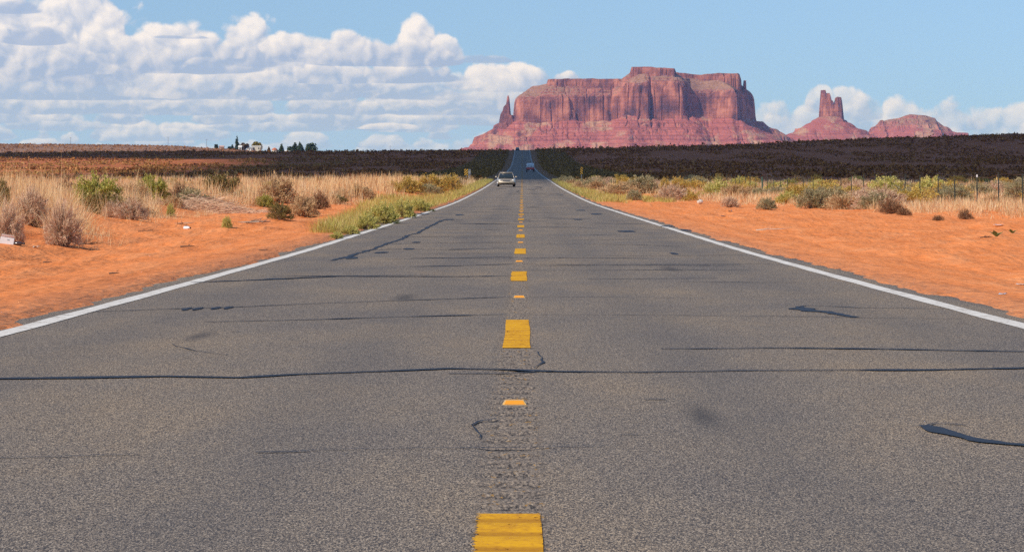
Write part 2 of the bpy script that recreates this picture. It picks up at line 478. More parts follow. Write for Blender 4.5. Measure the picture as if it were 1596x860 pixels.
def build_ground():
    ys = [-70.0]
    while ys[-1] < 45000:
        y = ys[-1]
        if y < 8: dy_ = 2.0
        elif y < 150: dy_ = 0.22
        elif y < 420: dy_ = 0.22 + (y - 150) * 0.005
        elif y < 2700: dy_ = 1.6 + (y - 420) * 0.006
        else: dy_ = 20 + (y - 2700) * 0.08
        ys.append(y + dy_)
    ys = np.array(ys); n = 230
    t = np.linspace(0, 1, n + 1)[1:]
    t = np.concatenate([-t[::-1], [0], t])
    W = 34 + 0.62 * np.maximum(ys, 0)
    X = np.sign(t)[None, :] * np.abs(t)[None, :] ** 1.75 * W[:, None]
    Y = np.repeat(ys[:, None], X.shape[1], 1)
    Z = H(X, Y)
    o = np_obj('ground', np.stack([X, Y, Z], -1).reshape(-1, 3), grid_quads(*X.shape), mat=M_GROUND, smooth=True)
    tag(o, kind='structure')
build_ground()

# ------------------------------------------------------------------ road
def asphalt_material():
    m, g, b = new_mat('worn_asphalt')
    p = g.pos(); x, y, z = g.sep(p)
    pa = g.vmul(p, (2.5, 0.80, 1.0))
    agg = g.voro(pa, 120, 'F1', 0.0, 'Color'); ar, ag_, ab = g.sep(agg)
    grain = g.noise(pa, 150, 3, 0.7); grain2 = g.noise(pa, 48, 3, 0.6); blot = g.noise(g.vmul(p, (0.7, 0.22, 1)), 1.0, 5, 0.6)
    v = g.mad(ar, 0.40, g.mad(grain, 0.28, g.mul(grain2, 0.32)))
    col = g.ramp(v, [(0.26, (.030, .028, .030)), (0.38, (.095, .084, .080)), (0.47, (.180, .150, .122)), (0.56, (.29, .228, .166)), (0.74, (.66, .55, .42))])
    tint = g.ramp(blot, [(0.32, (.80, .80, .84)), (0.5, (1.0, .96, .92)), (0.68, (1.24, 1.12, .96))])
    col = g.mix(1.0, col, tint, 'MULTIPLY')
    # wheel paths a little darker, oil spots, the rough rumble strip under the centreline
    wheel = g.add(g.sst(g.m('ABSOLUTE', g.sub(g.m('ABSOLUTE', x), 0.95)), 0.45, 0.0), g.sst(g.m('ABSOLUTE', g.sub(g.m('ABSOLUTE', x), 2.75)), 0.45, 0.0))
    col = g.mix(g.mul(wheel, 0.20), col, (.10, .094, .094))
    for ox, oy, orad in ((.79, 11.19, .11), (-1.1, 24.0, .16), (1.9, 33, .2), (-2.2, 17.5, .12)):
        dd = g.m('SQRT', g.add(g.m('POWER', g.sub(x, ox), 2.0), g.m('POWER', g.mul(g.sub(y, oy), 0.12), 2.0)))
        col = g.mix(g.mul(g.sst(g.add(dd, g.mul(g.sub(grain2, 0.5), 0.16)), orad, 0.0), 0.65), col, (.045, .042, .044))
    wear0 = g.noise(g.vmul(p, (1.0, .5, 1.0)), 16, 4, 0.75)
    strip = g.mul(0.85, g.mul(g.sst(g.mad(g.sub(wear0, 0.5), 0.30, g.m('ABSOLUTE', g.add(x, 0.030))), 0.135, 0.070), g.sst(y, 70.0, 40.0)))
    wear = g.noise(g.vmul(p, (1.6, 0.60, 1.0)), 46, 5, 0.8)
    groove = g.m('ABSOLUTE', g.m('SINE', g.mul(y, PI / 0.3048)))
    rough_c = g.ramp(g.mad(g.sub(groove, 0.5), 0.045, wear), [(0.39, (.014, .012, .012)), (0.45, (.085, .070, .058)), (0.50, (.23, .18, .14)), (0.66, (.60, .46, .32))])
    rough_c = g.mix(g.sst(g.noise(g.vmul(p, (1.6, .7, 1)), 17, 4, 0.75), 0.60, 0.64), rough_c, (.50, .26, .045))
    col = g.mix(strip, col, rough_c)
    g.l.new(col, b.inputs['Base Color'])
    b.inputs['Roughness'].default_value = 0.82; b.inputs['Specular IOR Level'].default_value = 0.35
    bp = m.node_tree.nodes.new('ShaderNodeBump'); bp.inputs['Strength'].default_value = 0.55; bp.inputs['Distance'].default_value = 0.006
    g.l.new(g.mad(strip, g.mul(wear, 2.5), g.add(g.mul(ar, 0.8), grain)), bp.inputs['Height'])
    g.l.new(bp.outputs[0], b.inputs['Normal'])
    return m
M_ROAD = asphalt_material()
def paint_material(name, col, dirty, wear=0.5, edge=None):
    """road paint, chipped where the noise says so"""
    m, g, b = new_mat(name)
    p = g.pos()
    n = g.noise(p, 45, 4, 0.7); n2 = g.noise(p, 5, 4, 0.6)
    g.l.new(g.mix(g.sst(g.mad(n, 0.6, g.mul(n2, 0.5)), 0.45, 0.72), col, dirty), b.inputs['Base Color'])
    b.inputs['Roughness'].default_value = 0.85; b.inputs['Specular IOR Level'].default_value = 0.08
    wv = g.mad(n, 0.55, g.mul(n2, 0.45))
    if edge:                     # worn ribs across the dash, frayed sides
        x, y, z = g.sep(p)
        rib = g.m('COSINE', g.mul(y, 2 * PI / 0.3048))
        c0 = g.mix(g.sst(g.mad(n, 0.5, rib), 0.55, 1.15, 0.0, 0.6), b.inputs['Base Color'].links[0].from_socket, (.40, .17, .025))
        g.l.new(c0, b.inputs['Base Color'])
        wv = g.add(wv, g.sst(g.m('ABSOLUTE', g.add(x, 0.036)), 0.078, 0.108, 0.0, 0.20))
    hole = g.sst(wv, wear + 0.12, wear + 0.16)
    tr = m.node_tree.nodes.new('ShaderNodeBsdfTransparent'); mx = m.node_tree.nodes.new('ShaderNodeMixShader')
    g.l.new(hole, mx.inputs[0]); g.l.new(b.outputs[0], mx.inputs[1]); g.l.new(tr.outputs[0], mx.inputs[2])
    g.l.new(mx.outputs[0], m.node_tree.nodes['Material Output'].inputs[0])
    return m
M_WHITE = paint_material('white_road_paint', (.86, .82, .75), (.52, .46, .39), 0.465)
M_YELLOW = paint_material('yellow_road_paint', (.82, .42, .022), (.56, .25, .03), 0.48, True)
M_TAR = simple('crack_sealant', (.020, .020, .026), 0.55, var=0.35, scale=20)

def groove(X, Y):                # milled rumble grooves under the centreline
    w = sm(np.abs(X + 0.035), 0.125, 0.095) * sm(Y, 75, 60)
    c = np.clip(np.cos(2 * PI * Y / 0.3048), 0, 1)
    return -0.011 * c * w
def zr(X, Y): return zroad(Y) + groove(X, Y)
def build_road():
    ys = list(np.arange(-6, 62, 0.0508))
    while ys[-1] < 1480: ys.append(ys[-1] + 0.06 + max(0, ys[-1] - 62) * 0.006)
    ys = np.array(ys)
    xs = np.array([-4.06, -4.0, -3.85, -3.5, -2.5, -1.4, -.5, -.25, -.17, -.145, -.115, -.085, -.05, -.02, .015, .045, .075, .10, .18, .5, 1.4, 2.5, 3.5, 3.9, 4.06, 4.14])
    X, Y = np.meshgrid(xs, ys)
    Z = zr(X, Y)
    Z = Z - 0.05 * ((X > 4.1) | (X < -4.03))
    ragged = np.where(np.abs(X) > 3.99, 0.05 * vn(Y / 0.6, X * 0 + np.sign(X), 77) + .03 * vn(Y / .2, X * 0 + np.sign(X), 78), 0)
    o = np_obj('road', np.stack([X + ragged, Y, Z], -1).reshape(-1, 3), grid_quads(*X.shape), mat=M_ROAD, smooth=True)
    return tag(o, kind='structure')
ROAD = build_road()
def ribbon(name, mat, xs_of, ys, lift=0.004, rows=None):
    """a strip lying on the road: xs_of(y) gives the row of x values"""
    X = np.array([xs_of(y) for y in ys]); Y = np.repeat(np.array(ys)[:, None], X.shape[1], 1)
    Z = zr(X, Y) + lift + np.maximum(Y - 100, 0) * 4e-5
    return np_obj(name, np.stack([X, Y, Z], -1).reshape(-1, 3), grid_quads(*X.shape), mat=mat, parent=ROAD, smooth=True)
def road_rows(a, b, f=0.006, s=0.0508):
    ys = [a]
    while ys[-1] < b: ys.append(min(b, ys[-1] + max(s, (ys[-1] - 62) * f + 0.06 if ys[-1] > 62 else s)))
    return ys
for x0 in (-3.60, 3.665):
    ribbon('edge_line', M_WHITE, lambda y: [x0 - .08 + .006 * math.sin(y * 2.1) , x0, x0 + .08 + .007 * math.sin(y * 1.3 + 2)], road_rows(2, 1478, s=.2))
# broken yellow centreline: 3.4 m dashes every 12.2 m
k = 0
while True:
    a = 4.05 + 12.2 * k; bnd = a + (3.75 if k == 0 else 3.45); k += 1
    if a > 1300: break
    e = [rng.uniform(-.008, .008) for _ in range(4)]
    c0 = -.036 + rng.uniform(-.006, .006)
    ribbon('centre_dash', M_YELLOW, lambda y: [c0 - .094 + e[0] + .003 * math.sin(y * 2 + a), c0 - .05, c0, c0 + .05, c0 + .094 + e[1] + .004 * math.sin(y * 2.3 + a)], road_rows(a + e[2] * 8, bnd + e[3] * 8, s=.0508))

# ---- tar-sealed cracks: the courses are read off the level near part of the road
def seal(pts, w, rag=0.35, seed=0):
    P = [Vector((*flat(*p), 0)) for p in pts]
    out = []
    for i in range(len(P) - 1):
        n = max(2, int((P[i + 1] - P[i]).length / 0.07))
        out += [P[i].lerp(P[i + 1], k_ / n) for k_ in range(n)]
    out.append(P[-1])
    L, Rr = [], []
    tot = len(out)
    for i, p in enumerate(out):
        t = (out[min(i + 1, tot - 1)] - out[max(i - 1, 0)]).normalized()
        nrm = Vector((-t.y, t.x, 0))
        s = i * 0.07
        ww = w * (0.55 + rag * vn(s / 0.5, seed, 91) + 0.3 * vn(s / 0.12, seed, 92)) * min(1, (i + .5) / 5, (tot - i - .5) / 5)
        if isinstance(ww, np.ndarray): ww = float(ww)
        ww = max(ww, 0.35 * w)
        j = 0.03 * float(vn(s / 0.9, seed + 3, 93)) + 0.012 * float(vn(s / .2, seed + 3, 94))
        L.append(p + nrm * (ww + j)); Rr.append(p - nrm * (ww - j))
    X = np.array([[a.x, b.x] for a, b in zip(L, Rr)]); Y = np.array([[a.y, b.y] for a, b in zip(L, Rr)])
    Z = zroad(Y) + 0.08 * groove(X, Y) + 0.0055 + np.maximum(Y - 40, 0) * 6e-5
    np_obj('crack_seal', np.stack([X, Y, Z], -1).reshape(-1, 3), grid_quads(*X.shape), mat=M_TAR, parent=ROAD)
SEALS = [
    ([(-60, 592), (170, 588), (260, 587), (370, 589), (470, 584), (600, 579), (700, 575), (800, 577), (862, 580)], .085),
    ([(700, 582), (780, 582), (830, 580)], .045), ([(800, 577), (870, 580), (1000, 580), (1150, 578), (1300, 577), (1450, 577), (1596, 574), (1660, 574)], .06),
    ([(1030, 544), (1200, 543), (1400, 545), (1560, 548), (1640, 549)], .055),
    ([(320, 502), (480, 499), (620, 494), (790, 490)], .05), ([(815, 491), (1000, 491), (1110, 492), (1330, 495), (1500, 497)], .022),
    ([(145, 486), (290, 481), (365, 479), (500, 473), (640, 468), (800, 463)], .05), ([(830, 463), (950, 463), (1100, 465)], .02),
    ([(300, 441), (400, 437), (520, 432), (700, 432), (800, 431)], .05), ([(395, 437), (520, 432)], .07),
    ([(640, 417), (700, 416), (800, 413)], .045), ([(815, 413), (900, 414), (1000, 415), (1130, 416)], .03),
    ([(640, 404), (720, 404), (800, 402)], .05), ([(600, 391), (700, 392), (790, 390)], .05), ([(560, 393), (640, 391)], .09), ([(610, 384), (700, 383), (800, 382)], .05),
    ([(850, 384), (960, 385), (1060, 387)], .03), ([(620, 375), (720, 374), (800, 373)], .05), ([(640, 366), (790, 365)], .05), ([(650, 358), (800, 357)], .06), ([(840, 362), (930, 363)], .05),
    ([(670, 350), (790, 349)], .06), ([(690, 343), (800, 342)], .06), ([(830, 350), (920, 351)], .06), ([(700, 336), (800, 335)], .07),
    ([(1248, 478), (1252, 482), (1268, 485), (1290, 486), (1310, 490), (1335, 495)], .105), ([(1246, 479), (1256, 476.5), (1300, 477.5), (1345, 480), (1420, 480.5), (1480, 481.5)], .032),
    ([(1434, 664), (1448, 667), (1464, 674), (1490, 681), (1520, 687), (1560, 692), (1600, 695), (1680, 698)], .085), ([(1434, 663), (1450, 660.5), (1480, 660), (1512, 663)], .022),
    ([(-20, 714), (120, 711), (215, 708)], .018), ([(400, 704), (440, 704), (480, 703)], .034), ([(480, 703), (640, 700), (780, 698), (940, 695)], .014),
    ([(735, 664), (752, 657), (772, 653)], .018), ([(735, 663), (741, 672), (746, 684)], .008), ([(1003, 622), (1036, 622)], .04), ([(966, 679), (995, 679)], .02),
    ([(515, 408), (530, 405), (545, 402), (552, 398), (565, 396), (585, 390), (600, 385), (615, 381), (628, 377), (638, 372), (650, 370), (672, 360), (692, 352)], .034),
    
    ([(838, 548), (841, 556), (836, 566), (828, 574)], .008), ([(270, 537), (300, 547), (350, 554)], .012), ([(700, 551), (745, 551)], .012), ([(364, 518), (380, 517)], .02),
    ([(1180, 492), (1290, 493)], .02), ([(1060, 440), (1250, 441)], .022), ([(870, 404), (1010, 405)], .03),
]
for i, (pts, w) in enumerate(SEALS): seal(pts, w * (2.0 if max(p[1] for p in pts) < 445 and w < .08 else 1), seed=i)
def tar_blob(px, py, rx, ry, seed):
    x, y = flat(px, py); ky = flat(px, py - ry)[1] - y; kx = rx * y / FPX
    a = np.arange(18) * 2 * PI / 18; r = 1 + .28 * vn(np.cos(a) * 1.7 + seed, np.sin(a) * 1.7, 95)
    V = np.stack([x + kx * r * np.cos(a), y + ky * r * np.sin(a), 0 * a], -1); V[:, 2] = zroad(V[:, 1]) + .006
    V = np.concatenate([V, [[x, y, rz(y) + .006]]])
    np_obj('crack_seal', V, tris=np.array([[k_, (k_ + 1) % 18, 18] for k_ in range(18)]), mat=M_TAR, parent=ROAD)
for i, b_ in enumerate(((290, 482, 6, 2), (308, 481.5, 6, 2), (337, 480.5, 7, 2), (355, 480, 6, 2), (547, 404, 11, 1.4), (594, 396, 10, 1), (638, 391, 9, .9), (648, 382, 6, .7), (977, 367.5, 13, 1), (1050, 397.5, 6, 1.2),
                        (1040, 361, 12, .8), (905, 340, 8, .6), (930, 345, 10, .7), (900, 352, 7, .7), (660, 345, 9, .7), (700, 352, 8, .8), (716, 346, 7, .6), (1070, 366, 9, .9))):
    tar_blob(*b_, i * 3.1)
for i in range(16):              # hair-thin cross cracks further up the road
    py = 348 + 88 * rng.random(); x0 = rng.uniform(-3.4, .5) if i % 2 else rng.uniform(-.2, 1.5); y_ = EYE * FPX / (py - VY); ln = rng.uniform(1.2, 3.2)
    px0 = VX + x0 * FPX / y_; px1 = VX + min(3.4, x0 + ln) * FPX / y_
    seal([(px0, py + .6), ((px0 + px1) / 2, py + rng.uniform(-.4, .4)), (px1, py - rng.uniform(0, .8))], .035 + y_ * .0007, seed=400 + i)
# scattered dark blotches of sealant up the road
for i in range(46):
    y = 70 + 260 * rng.random() ** 1.3; x = rng.uniform(-3.2, 3.2)
    px, py = VX + x * FPX / y, VY + (EYE) * FPX / y
    ln = rng.uniform(.25, 1.5) * FPX / y
    seal([(px, py), (px + ln * .5, py + rng.uniform(-.4, .4)), (px + ln, py + rng.uniform(-.4, .4))], rng.uniform(.06, .2), seed=200 + i)

# ------------------------------------------------------------------ mesas
def sdf(poly, X, Y):                    # signed distance to a closed outline, positive inside
    P = np.array(poly, float)
    best = np.full(X.shape, 1e18); inside = np.zeros(X.shape, bool)
    for i in range(len(P)):
        (ax, ay), (bx, by) = P[i], P[(i + 1) % len(P)]
        ex, ey = bx - ax, by - ay
        t = np.clip(((X - ax) * ex + (Y - ay) * ey) / (ex * ex + ey * ey), 0, 1)
        best = np.minimum(best, (X - ax - t * ex) ** 2 + (Y - ay - t * ey) ** 2)
        if ay != by:
            c_ = ((ay > Y) != (by > Y)) & (X < ex * (Y - ay) / ey + ax)
            inside ^= c_
    return np.sqrt(best) * np.where(inside, 1, -1)
def rock_material():
    m, g, b = new_mat('red_sandstone')
    ge = m.node_tree.nodes.new('ShaderNodeNewGeometry')
    p = ge.outputs['Position']; nx, ny, nz = g.sep(ge.outputs['True Normal'])
    x, y, z = g.sep(p)
    zz = g.add(z, g.mul(g.sub(g.noise(g.vmul(p, (.006, .006, .006)), 1.0, 3), .5), 14.0))
    beds = g.noise(g.xyz(0.0, 0.0, g.mul(zz, 0.085)), 1.0, 4, 0.7)
    streak = g.noise(g.vmul(p, (.075, .075, .006)), 1.0, 5, 0.65)
    patch = g.noise(g.vmul(p, (.018, .018, .014)), 1.0, 4, 0.6)
    cliff = g.ramp(g.mad(streak, 0.34, g.mad(patch, 0.62, g.mad(beds, 0.20, -.09))), [(0.37, (.105, .048, .055)), (0.45, (.22, .083, .072)), (0.52, (.38, .14, .100)), (0.62, (.60, .25, .165))])
    fine = g.noise(g.vmul(p, (.12, .12, .12)), 1.0, 5, 0.7)
    talus = g.ramp(g.mad(beds, 0.74, g.mul(fine, 0.22)), [(0.36, (.21, .064, .062)), (0.47, (.40, .122, .100)), (0.60, (.54, .182, .135))])
    wash = g.noise(g.vmul(p, (.013, .004, .02)), 1.0, 5, 0.62)
    talus = g.mix(g.mul(g.sst(wash, 0.50, 0.62), 0.75), talus, g.ramp(fine, [(0.3, (.44, .26, .155)), (0.7, (.58, .37, .24))]))
    top = g.ramp(fine, [(0.35, (.26, .125, .085)), (0.65, (.44, .25, .17))])
    ledge = g.mul(g.sst(nz, 0.50, 0.70), g.sst(z, 268.0, 300.0))
    talus = g.mix(ledge, talus, top)
    blocks = g.sst(g.voro(g.vmul(p, (.05, .05, .05)), 1.0, 'F1'), 0.22, 0.08)
    talus = g.mix(g.mul(blocks, g.mul(g.sst(fine, .52, .62), 0.55)), talus, (.13, .055, .045))
    g.l.new(g.mix(g.sst(nz, 0.42, 0.66), cliff, talus), b.inputs['Base Color'])
    b.inputs['Roughness'].default_value = 0.95; b.inputs['Specular IOR Level'].default_value = 0.1
    bp = m.node_tree.nodes.new('ShaderNodeBump'); bp.inputs['Strength'].default_value = 1.0; bp.inputs['Distance'].default_value = 3.5
    g.l.new(g.mad(streak, 0.9, g.mad(beds, 0.5, fine)), bp.inputs['Height']); g.l.new(bp.outputs[0], b.inputs['Normal'])
    return m
M_ROCK = rock_material()

def flute(X, Y, s=1.0, seed=0):         # buttresses and chimneys in a cliff line
    a = 13 * vn(X / 74, Y / 74, seed + 1) + 8 * vn(X / 31, Y / 31, seed + 2) + 4 * vn(X / 13, Y / 13, seed + 3) + 2 * vn(X / 6, Y / 6, seed + 4)
    n = 1 - np.abs(vn(X / 38, Y / 60, seed + 5)); n2 = 1 - np.abs(vn(X / 17, Y / 30, seed + 6))
    k = np.clip(.55 + .9 * vn(X / 130, Y / 130, seed + 7), .12, 1.3)
    return s * (13 * vn(X / 74, Y / 74, seed + 1) + k * (a - 13 * vn(X / 74, Y / 74, seed + 1)) - 20 * k * n ** 11 - 9 * k * n2 ** 11)
def wall(d_, w, seed, X, Y):            # 0 at the cliff's foot .. 1 at its rim, with a few ledges near the top
    f = np.clip(d_ / w, 0, 1)
    p = np.interp(f, [0, .34, .46, .56, .64, .76, .82, .93, 1], [0, .74, .85, .865, .92, .93, .97, .978, 1])
    return p
def terrace(z, period, amp, X, Y, seed):
    ph = z / period + 0.35 * vn(X / 160, Y / 160, seed) + 0.06 * vn(X / 22, Y / 22, seed + 9)
    a = amp * np.clip(0.45 + 0.75 * vn(X / 120, Y / 120, seed + 4), 0, 1)
    return z - a * np.sin(2 * PI * ph) * period / (2 * PI)
def px_x(px, D): return (px - VX) * D / FPX
def py_z(py, D): return EYE - (py - VY) * D / FPX
def mesh_rows(y0, segs):
    ys = [y0]
    for y1, st in segs:
        while ys[-1] < y1: ys.append(ys[-1] + st)
    return np.array(ys)
def talus_z(zb, do, slope, floor=10.0):
    return floor + (zb - floor) * np.exp(-np.maximum(do, 0) * slope / np.maximum(zb - floor, 5))

def big_mesa():
    D = 8000.0
    def P(lst): return [(px_x(p, D), D + y) for p, y in lst]
    xs = np.concatenate([np.arange(px_x(540, D), px_x(680, D), 6.0), np.arange(px_x(680, D), px_x(1270, D), 2.15), np.arange(px_x(1270, D), px_x(1420, D), 6.0)])
    ys = mesh_rows(D - 620, [(D - 330, 9), (D - 175, 4), (D + 150, 2.6), (D + 260, 6), (D + 900, 22)])
    X, Y = np.meshgrid(xs, ys)
    pxl = X / D * FPX + VX
    cliff = P([(800, 70), (802, 22), (812, 8), (835, 0), (862, -8), (890, 4), (930, 10), (955, 4), (968, -8), (974, -30), (984, -46), (1005, -54), (1030, -48), (1050, -56), (1062, -48),
               (1070, -20), (1076, 8), (1090, 16), (1115, 8), (1134, -4), (1147, -26), (1151, 20), (1158, 70), (1168, 108), (1179, 140), (1186, 190), (1187, 280), (1150, 420), (900, 400), (805, 260)])
    dc = sdf(cliff, X, Y) + flute(X, Y, 0.72, 100)
    I = lambda a, b: np.interp(pxl, a, b)
    zrim = py_z(I([796, 803, 850, 955, 966, 975, 1062, 1070, 1078, 1120, 1160, 1180, 1188], [149, 148, 147, 146, 142, 128, 126, 130, 139, 138, 138, 140, 142]), D) + 3 * vn(X / 40, Y / 40, 140)
    zbase = py_z(I([760, 800, 870, 950, 975, 1010, 1060, 1080, 1120, 1150, 1187, 1230], [192, 189, 189, 185, 182, 184, 181, 180, 181, 186, 184, 182]), D) + 7 * vn(X / 55, X * 0, 141) + 3 * vn(X / 18, X * 0, 142)
    capb = py_z(I([796, 845, 853, 960, 984, 1054, 1066, 1158, 1188], [138, 131, 130, 130, 112, 113, 121, 122, 131]), D)
    w = 19.0
    top = zrim + np.minimum(0.66 * np.maximum(dc - w, 0), np.maximum(capb - zrim, 0))
    top = np.where(dc > w, terrace(top, 8.5, 1.5, X, Y, 150), top)
    z = np.where(dc > 0, zbase + (zrim - zbase) * wall(dc, w, 0, X, Y), 0)
    z = np.where(dc > w, top, z)
    for poly, zt, sd in (
            (P([(851, 70), (853, 48), (880, 46), (905, 58), (930, 50), (966, 52), (975, 70), (975, 330), (855, 230)]), I([851, 900, 967, 975], [122, 121.5, 121.5, 121]), 160),
            (P([(983, 20), (985, 4), (1010, -4), (1035, 2), (1051, -4), (1054, 20), (1053, 200), (985, 200)]), I([983, 1010, 1053], [104, 104.5, 107]), 170),
            (P([(1052, 80), (1070, 75), (1085, 92), (1110, 78), (1140, 66), (1157, 74), (1160, 110), (1158, 300), (1052, 300)]), I([1052, 1075, 1095, 1120, 1157], [110.5, 112.5, 114.5, 112.5, 113]), 180)):
        dk = sdf(poly, X, Y) + flute(X, Y, 0.42, sd)
        zt_ = py_z(zt, D) + 1.2 * vn(X / 20, Y / 20, sd)
        z = np.where(dk > 0, np.maximum(z, capb - 2 + (zt_ - capb + 2) * np.clip(dk / 5.5, 0, 1) ** .7), z)
    nub = sdf(P([(1164, 120), (1169, 116), (1169, 140), (1164, 140)]), X, Y)
    z = np.where(nub > 0, np.maximum(z, py_z(123, D)), z)
    # apron of rubble
    do = -dc
    tal = talus_z(zbase, do, np.where(X > px_x(1150, D), .66, .62), 72.0)
    lobes = vn(X / 95, Y / 420, 190)
    tal = tal + 10 * lobes * sm(do, 0, 90)
    gully = (1 - np.abs(vn(X / 27 + .4 * vn(Y / 90, X / 90, 195), Y / 210, 191))) ** 4
    tal = tal - 2.2 * gully * sm(do, 10, 70) + 1.2 * fbm(X / 9, Y / 9, 193, 3) * sm(do, 0, 20)
    tal = terrace(tal, 23, 1.5, X, Y, 197)
    z = np.where(dc > 0, z, tal)
    # stepped shoulder, pinnacle and low ledges at the left end
    for poly, zt, w2, sd in (
            (P([(774, 60), (777, 36), (790, 30), (800, 34), (806, 60), (800, 120), (778, 110)]), I([774, 777, 783, 790, 806], [186, 182, 172, 178, 180]), 8, 200),
            (P([(780, 60), (783, 44), (796, 40), (798, 70), (784, 80)]), I([779, 783, 788, 796.5, 799], [173, 168, 162, 168, 177]), 6, 205),
            (P([(766, 50), (770, 32), (790, 24), (800, 60), (770, 90)]), I([766, 775, 800], [197, 192, 190]), 8, 207),
            (P([(735, 40), (750, 22), (775, 14), (795, 40), (770, 80), (738, 70)]), I([735, 752, 767, 790], [215, 209, 201, 198]), 8, 209)):
        dk = sdf(poly, X, Y) + flute(X, Y, 0.20, sd)
        zb2 = np.minimum(tal, py_z(zt, D))
        z = np.where((dk > 0) & (dc <= 2), np.maximum(z, tal + (py_z(zt, D) - zb2) * np.clip(dk / w2, 0, 1) ** .8), z)
    rr = np.hypot(X - px_x(791.8, D), (Y - D - 56) * 0.8)
    R0 = 8.6
    zs = py_z(np.interp(rr, [0, 3.2, 5.0, 6.5, 8.6], [147.5, 149, 157, 166, 176]), D)
    z = np.where(rr < R0, np.maximum(z, zs), z)
    o = np_obj('mesa', np.stack([X, Y, z], -1).reshape(-1, 3), grid_quads(*X.shape), mat=M_ROCK)
    return tag(o, 'big red flat-topped mesa with dark cliff at its right end', 'mesa', kind='structure')

def spire_butte():
    D = 9500.0
    def P(lst): return [(px_x(p, D), D + y) for p, y in lst]
    xs = np.concatenate([np.arange(px_x(1130, D), px_x(1220, D), 8.0), np.arange(px_x(1220, D), px_x(1365, D), 1.9), np.arange(px_x(1365, D), px_x(1480, D), 8.0)])
    ys = mesh_rows(D - 420, [(D - 110, 7), (D + 90, 2.3), (D + 180, 8), (D + 500, 25)])
    X, Y = np.meshgrid(xs, ys); pxl = X / D * FPX + VX
    I = lambda a, b: np.interp(pxl, a, b)
    core = P([(1277.5, 10), (1279, -26), (1290, -34), (1304, -36), (1312, -30), (1316, 6), (1315, 40), (1279, 40)])
    dc = sdf(core, X, Y) + flute(X, Y, 0.26, 300)
    ztop = py_z(I([1277, 1278.5, 1280.5, 1286, 1287.2, 1288, 1292.5, 1294, 1295.5, 1297, 1298.5, 1300.5, 1302, 1303.5, 1311.5, 1313, 1315, 1317],
                   [148, 144, 141, 141.5, 149, 146, 146, 152, 158, 157, 163, 161, 158, 152, 152.5, 160, 168, 180]), D) + 2.5 * vn(X / 5, Y / 5, 305)
    ped = P([(1264, 20), (1270, -62), (1290, -76), (1312, -72), (1322, 14), (1316, 80), (1272, 80)])
    dp = sdf(ped, X, Y) + flute(X, Y, 0.25, 310)
    zped = py_z(188, D) + np.clip(dp - 4, 0, 26) * .52
    tal = talus_z(py_z(191, D) + 4 * vn(X / 30, Y / 30, 315), -dp, .56, 40.0)
    shelf = sdf(P([(1236, 0), (1262, -90), (1312, -100), (1341, -30), (1335, 90), (1250, 90)]), X, Y) + flute(X, Y, .35, 320)
    tal = np.where(shelf > 0, np.maximum(tal, py_z(199.5, D) * np.clip(shelf / 5, 0, 1) + tal * (1 - np.clip(shelf / 5, 0, 1))), tal)
    gully = (1 - np.abs(vn(X / 24, Y / 150, 321))) ** 4
    tal = terrace(tal - 4 * gully * sm(-dp, 10, 70), 22, 1.1, X, Y, 325)
    z = np.where(dp > 0, np.maximum(tal, tal + (zped - tal) * np.clip(dp / 5, 0, 1)), tal)
    z = np.where(dc > 0, np.maximum(z, z + (ztop - z) * np.clip(dc / 6.5, 0, 1) ** .6), z)
    o = np_obj('butte', np.stack([X, Y, z], -1).reshape(-1, 3), grid_quads(*X.shape), mat=M_ROCK)
    return tag(o, 'slender red butte with two clustered rock towers on a wide cone', 'butte', kind='structure')

def stepped_mesa():
    D = 10500.0
    xs = np.concatenate([np.arange(px_x(1260, D), px_x(1340, D), 9.0), np.arange(px_x(1340, D), px_x(1530, D), 2.6), np.arange(px_x(1530, D), px_x(1620, D), 9.0)])
    ys = mesh_rows(D - 380, [(D + 60, 3.4), (D + 200, 10), (D + 500, 30)])
    X, Y = np.meshgrid(xs, ys); pxl = X / D * FPX + VX
    depth = np.hypot(np.minimum(Y - D - 60, 0) * .8, 0)
    sil = np.interp(pxl, [1270, 1330, 1356, 1358, 1362, 1366, 1374, 1376.5, 1378, 1381, 1388, 1400, 1414, 1422, 1442, 1452, 1460, 1462, 1470, 1477, 1487, 1500, 1511, 1515, 1560],
                    [236, 216, 206, 204, 198.5, 197, 190.5, 186.5, 188, 189.5, 185, 183.5, 181, 179, 179, 181.5, 184, 188, 193.5, 197.5, 203.5, 207, 209, 214, 226])
    z0 = py_z(sil, D)
    n = flute(X, Y, .8, 400)
    z = z0 - np.maximum(depth - 18 + n * .8, 0) * .55
    z = terrace(z, 26, 1.25, X, Y, 405)
    z = terrace(z, 9, .8, X, Y, 406)
    z = np.where(depth < 14, np.maximum(z, z0 - 2), z)
    z = np.maximum(z - np.maximum(Y - D - 90, 0) * .6, 10)
    o = np_obj('mesa', np.stack([X, Y, z], -1).reshape(-1, 3), grid_quads(*X.shape), mat=M_ROCK)
    return tag(o, 'low domed red mesa with stepped ledges, right of the towered butte', 'mesa', kind='structure')
big_mesa(); spire_butte(); stepped_mesa()

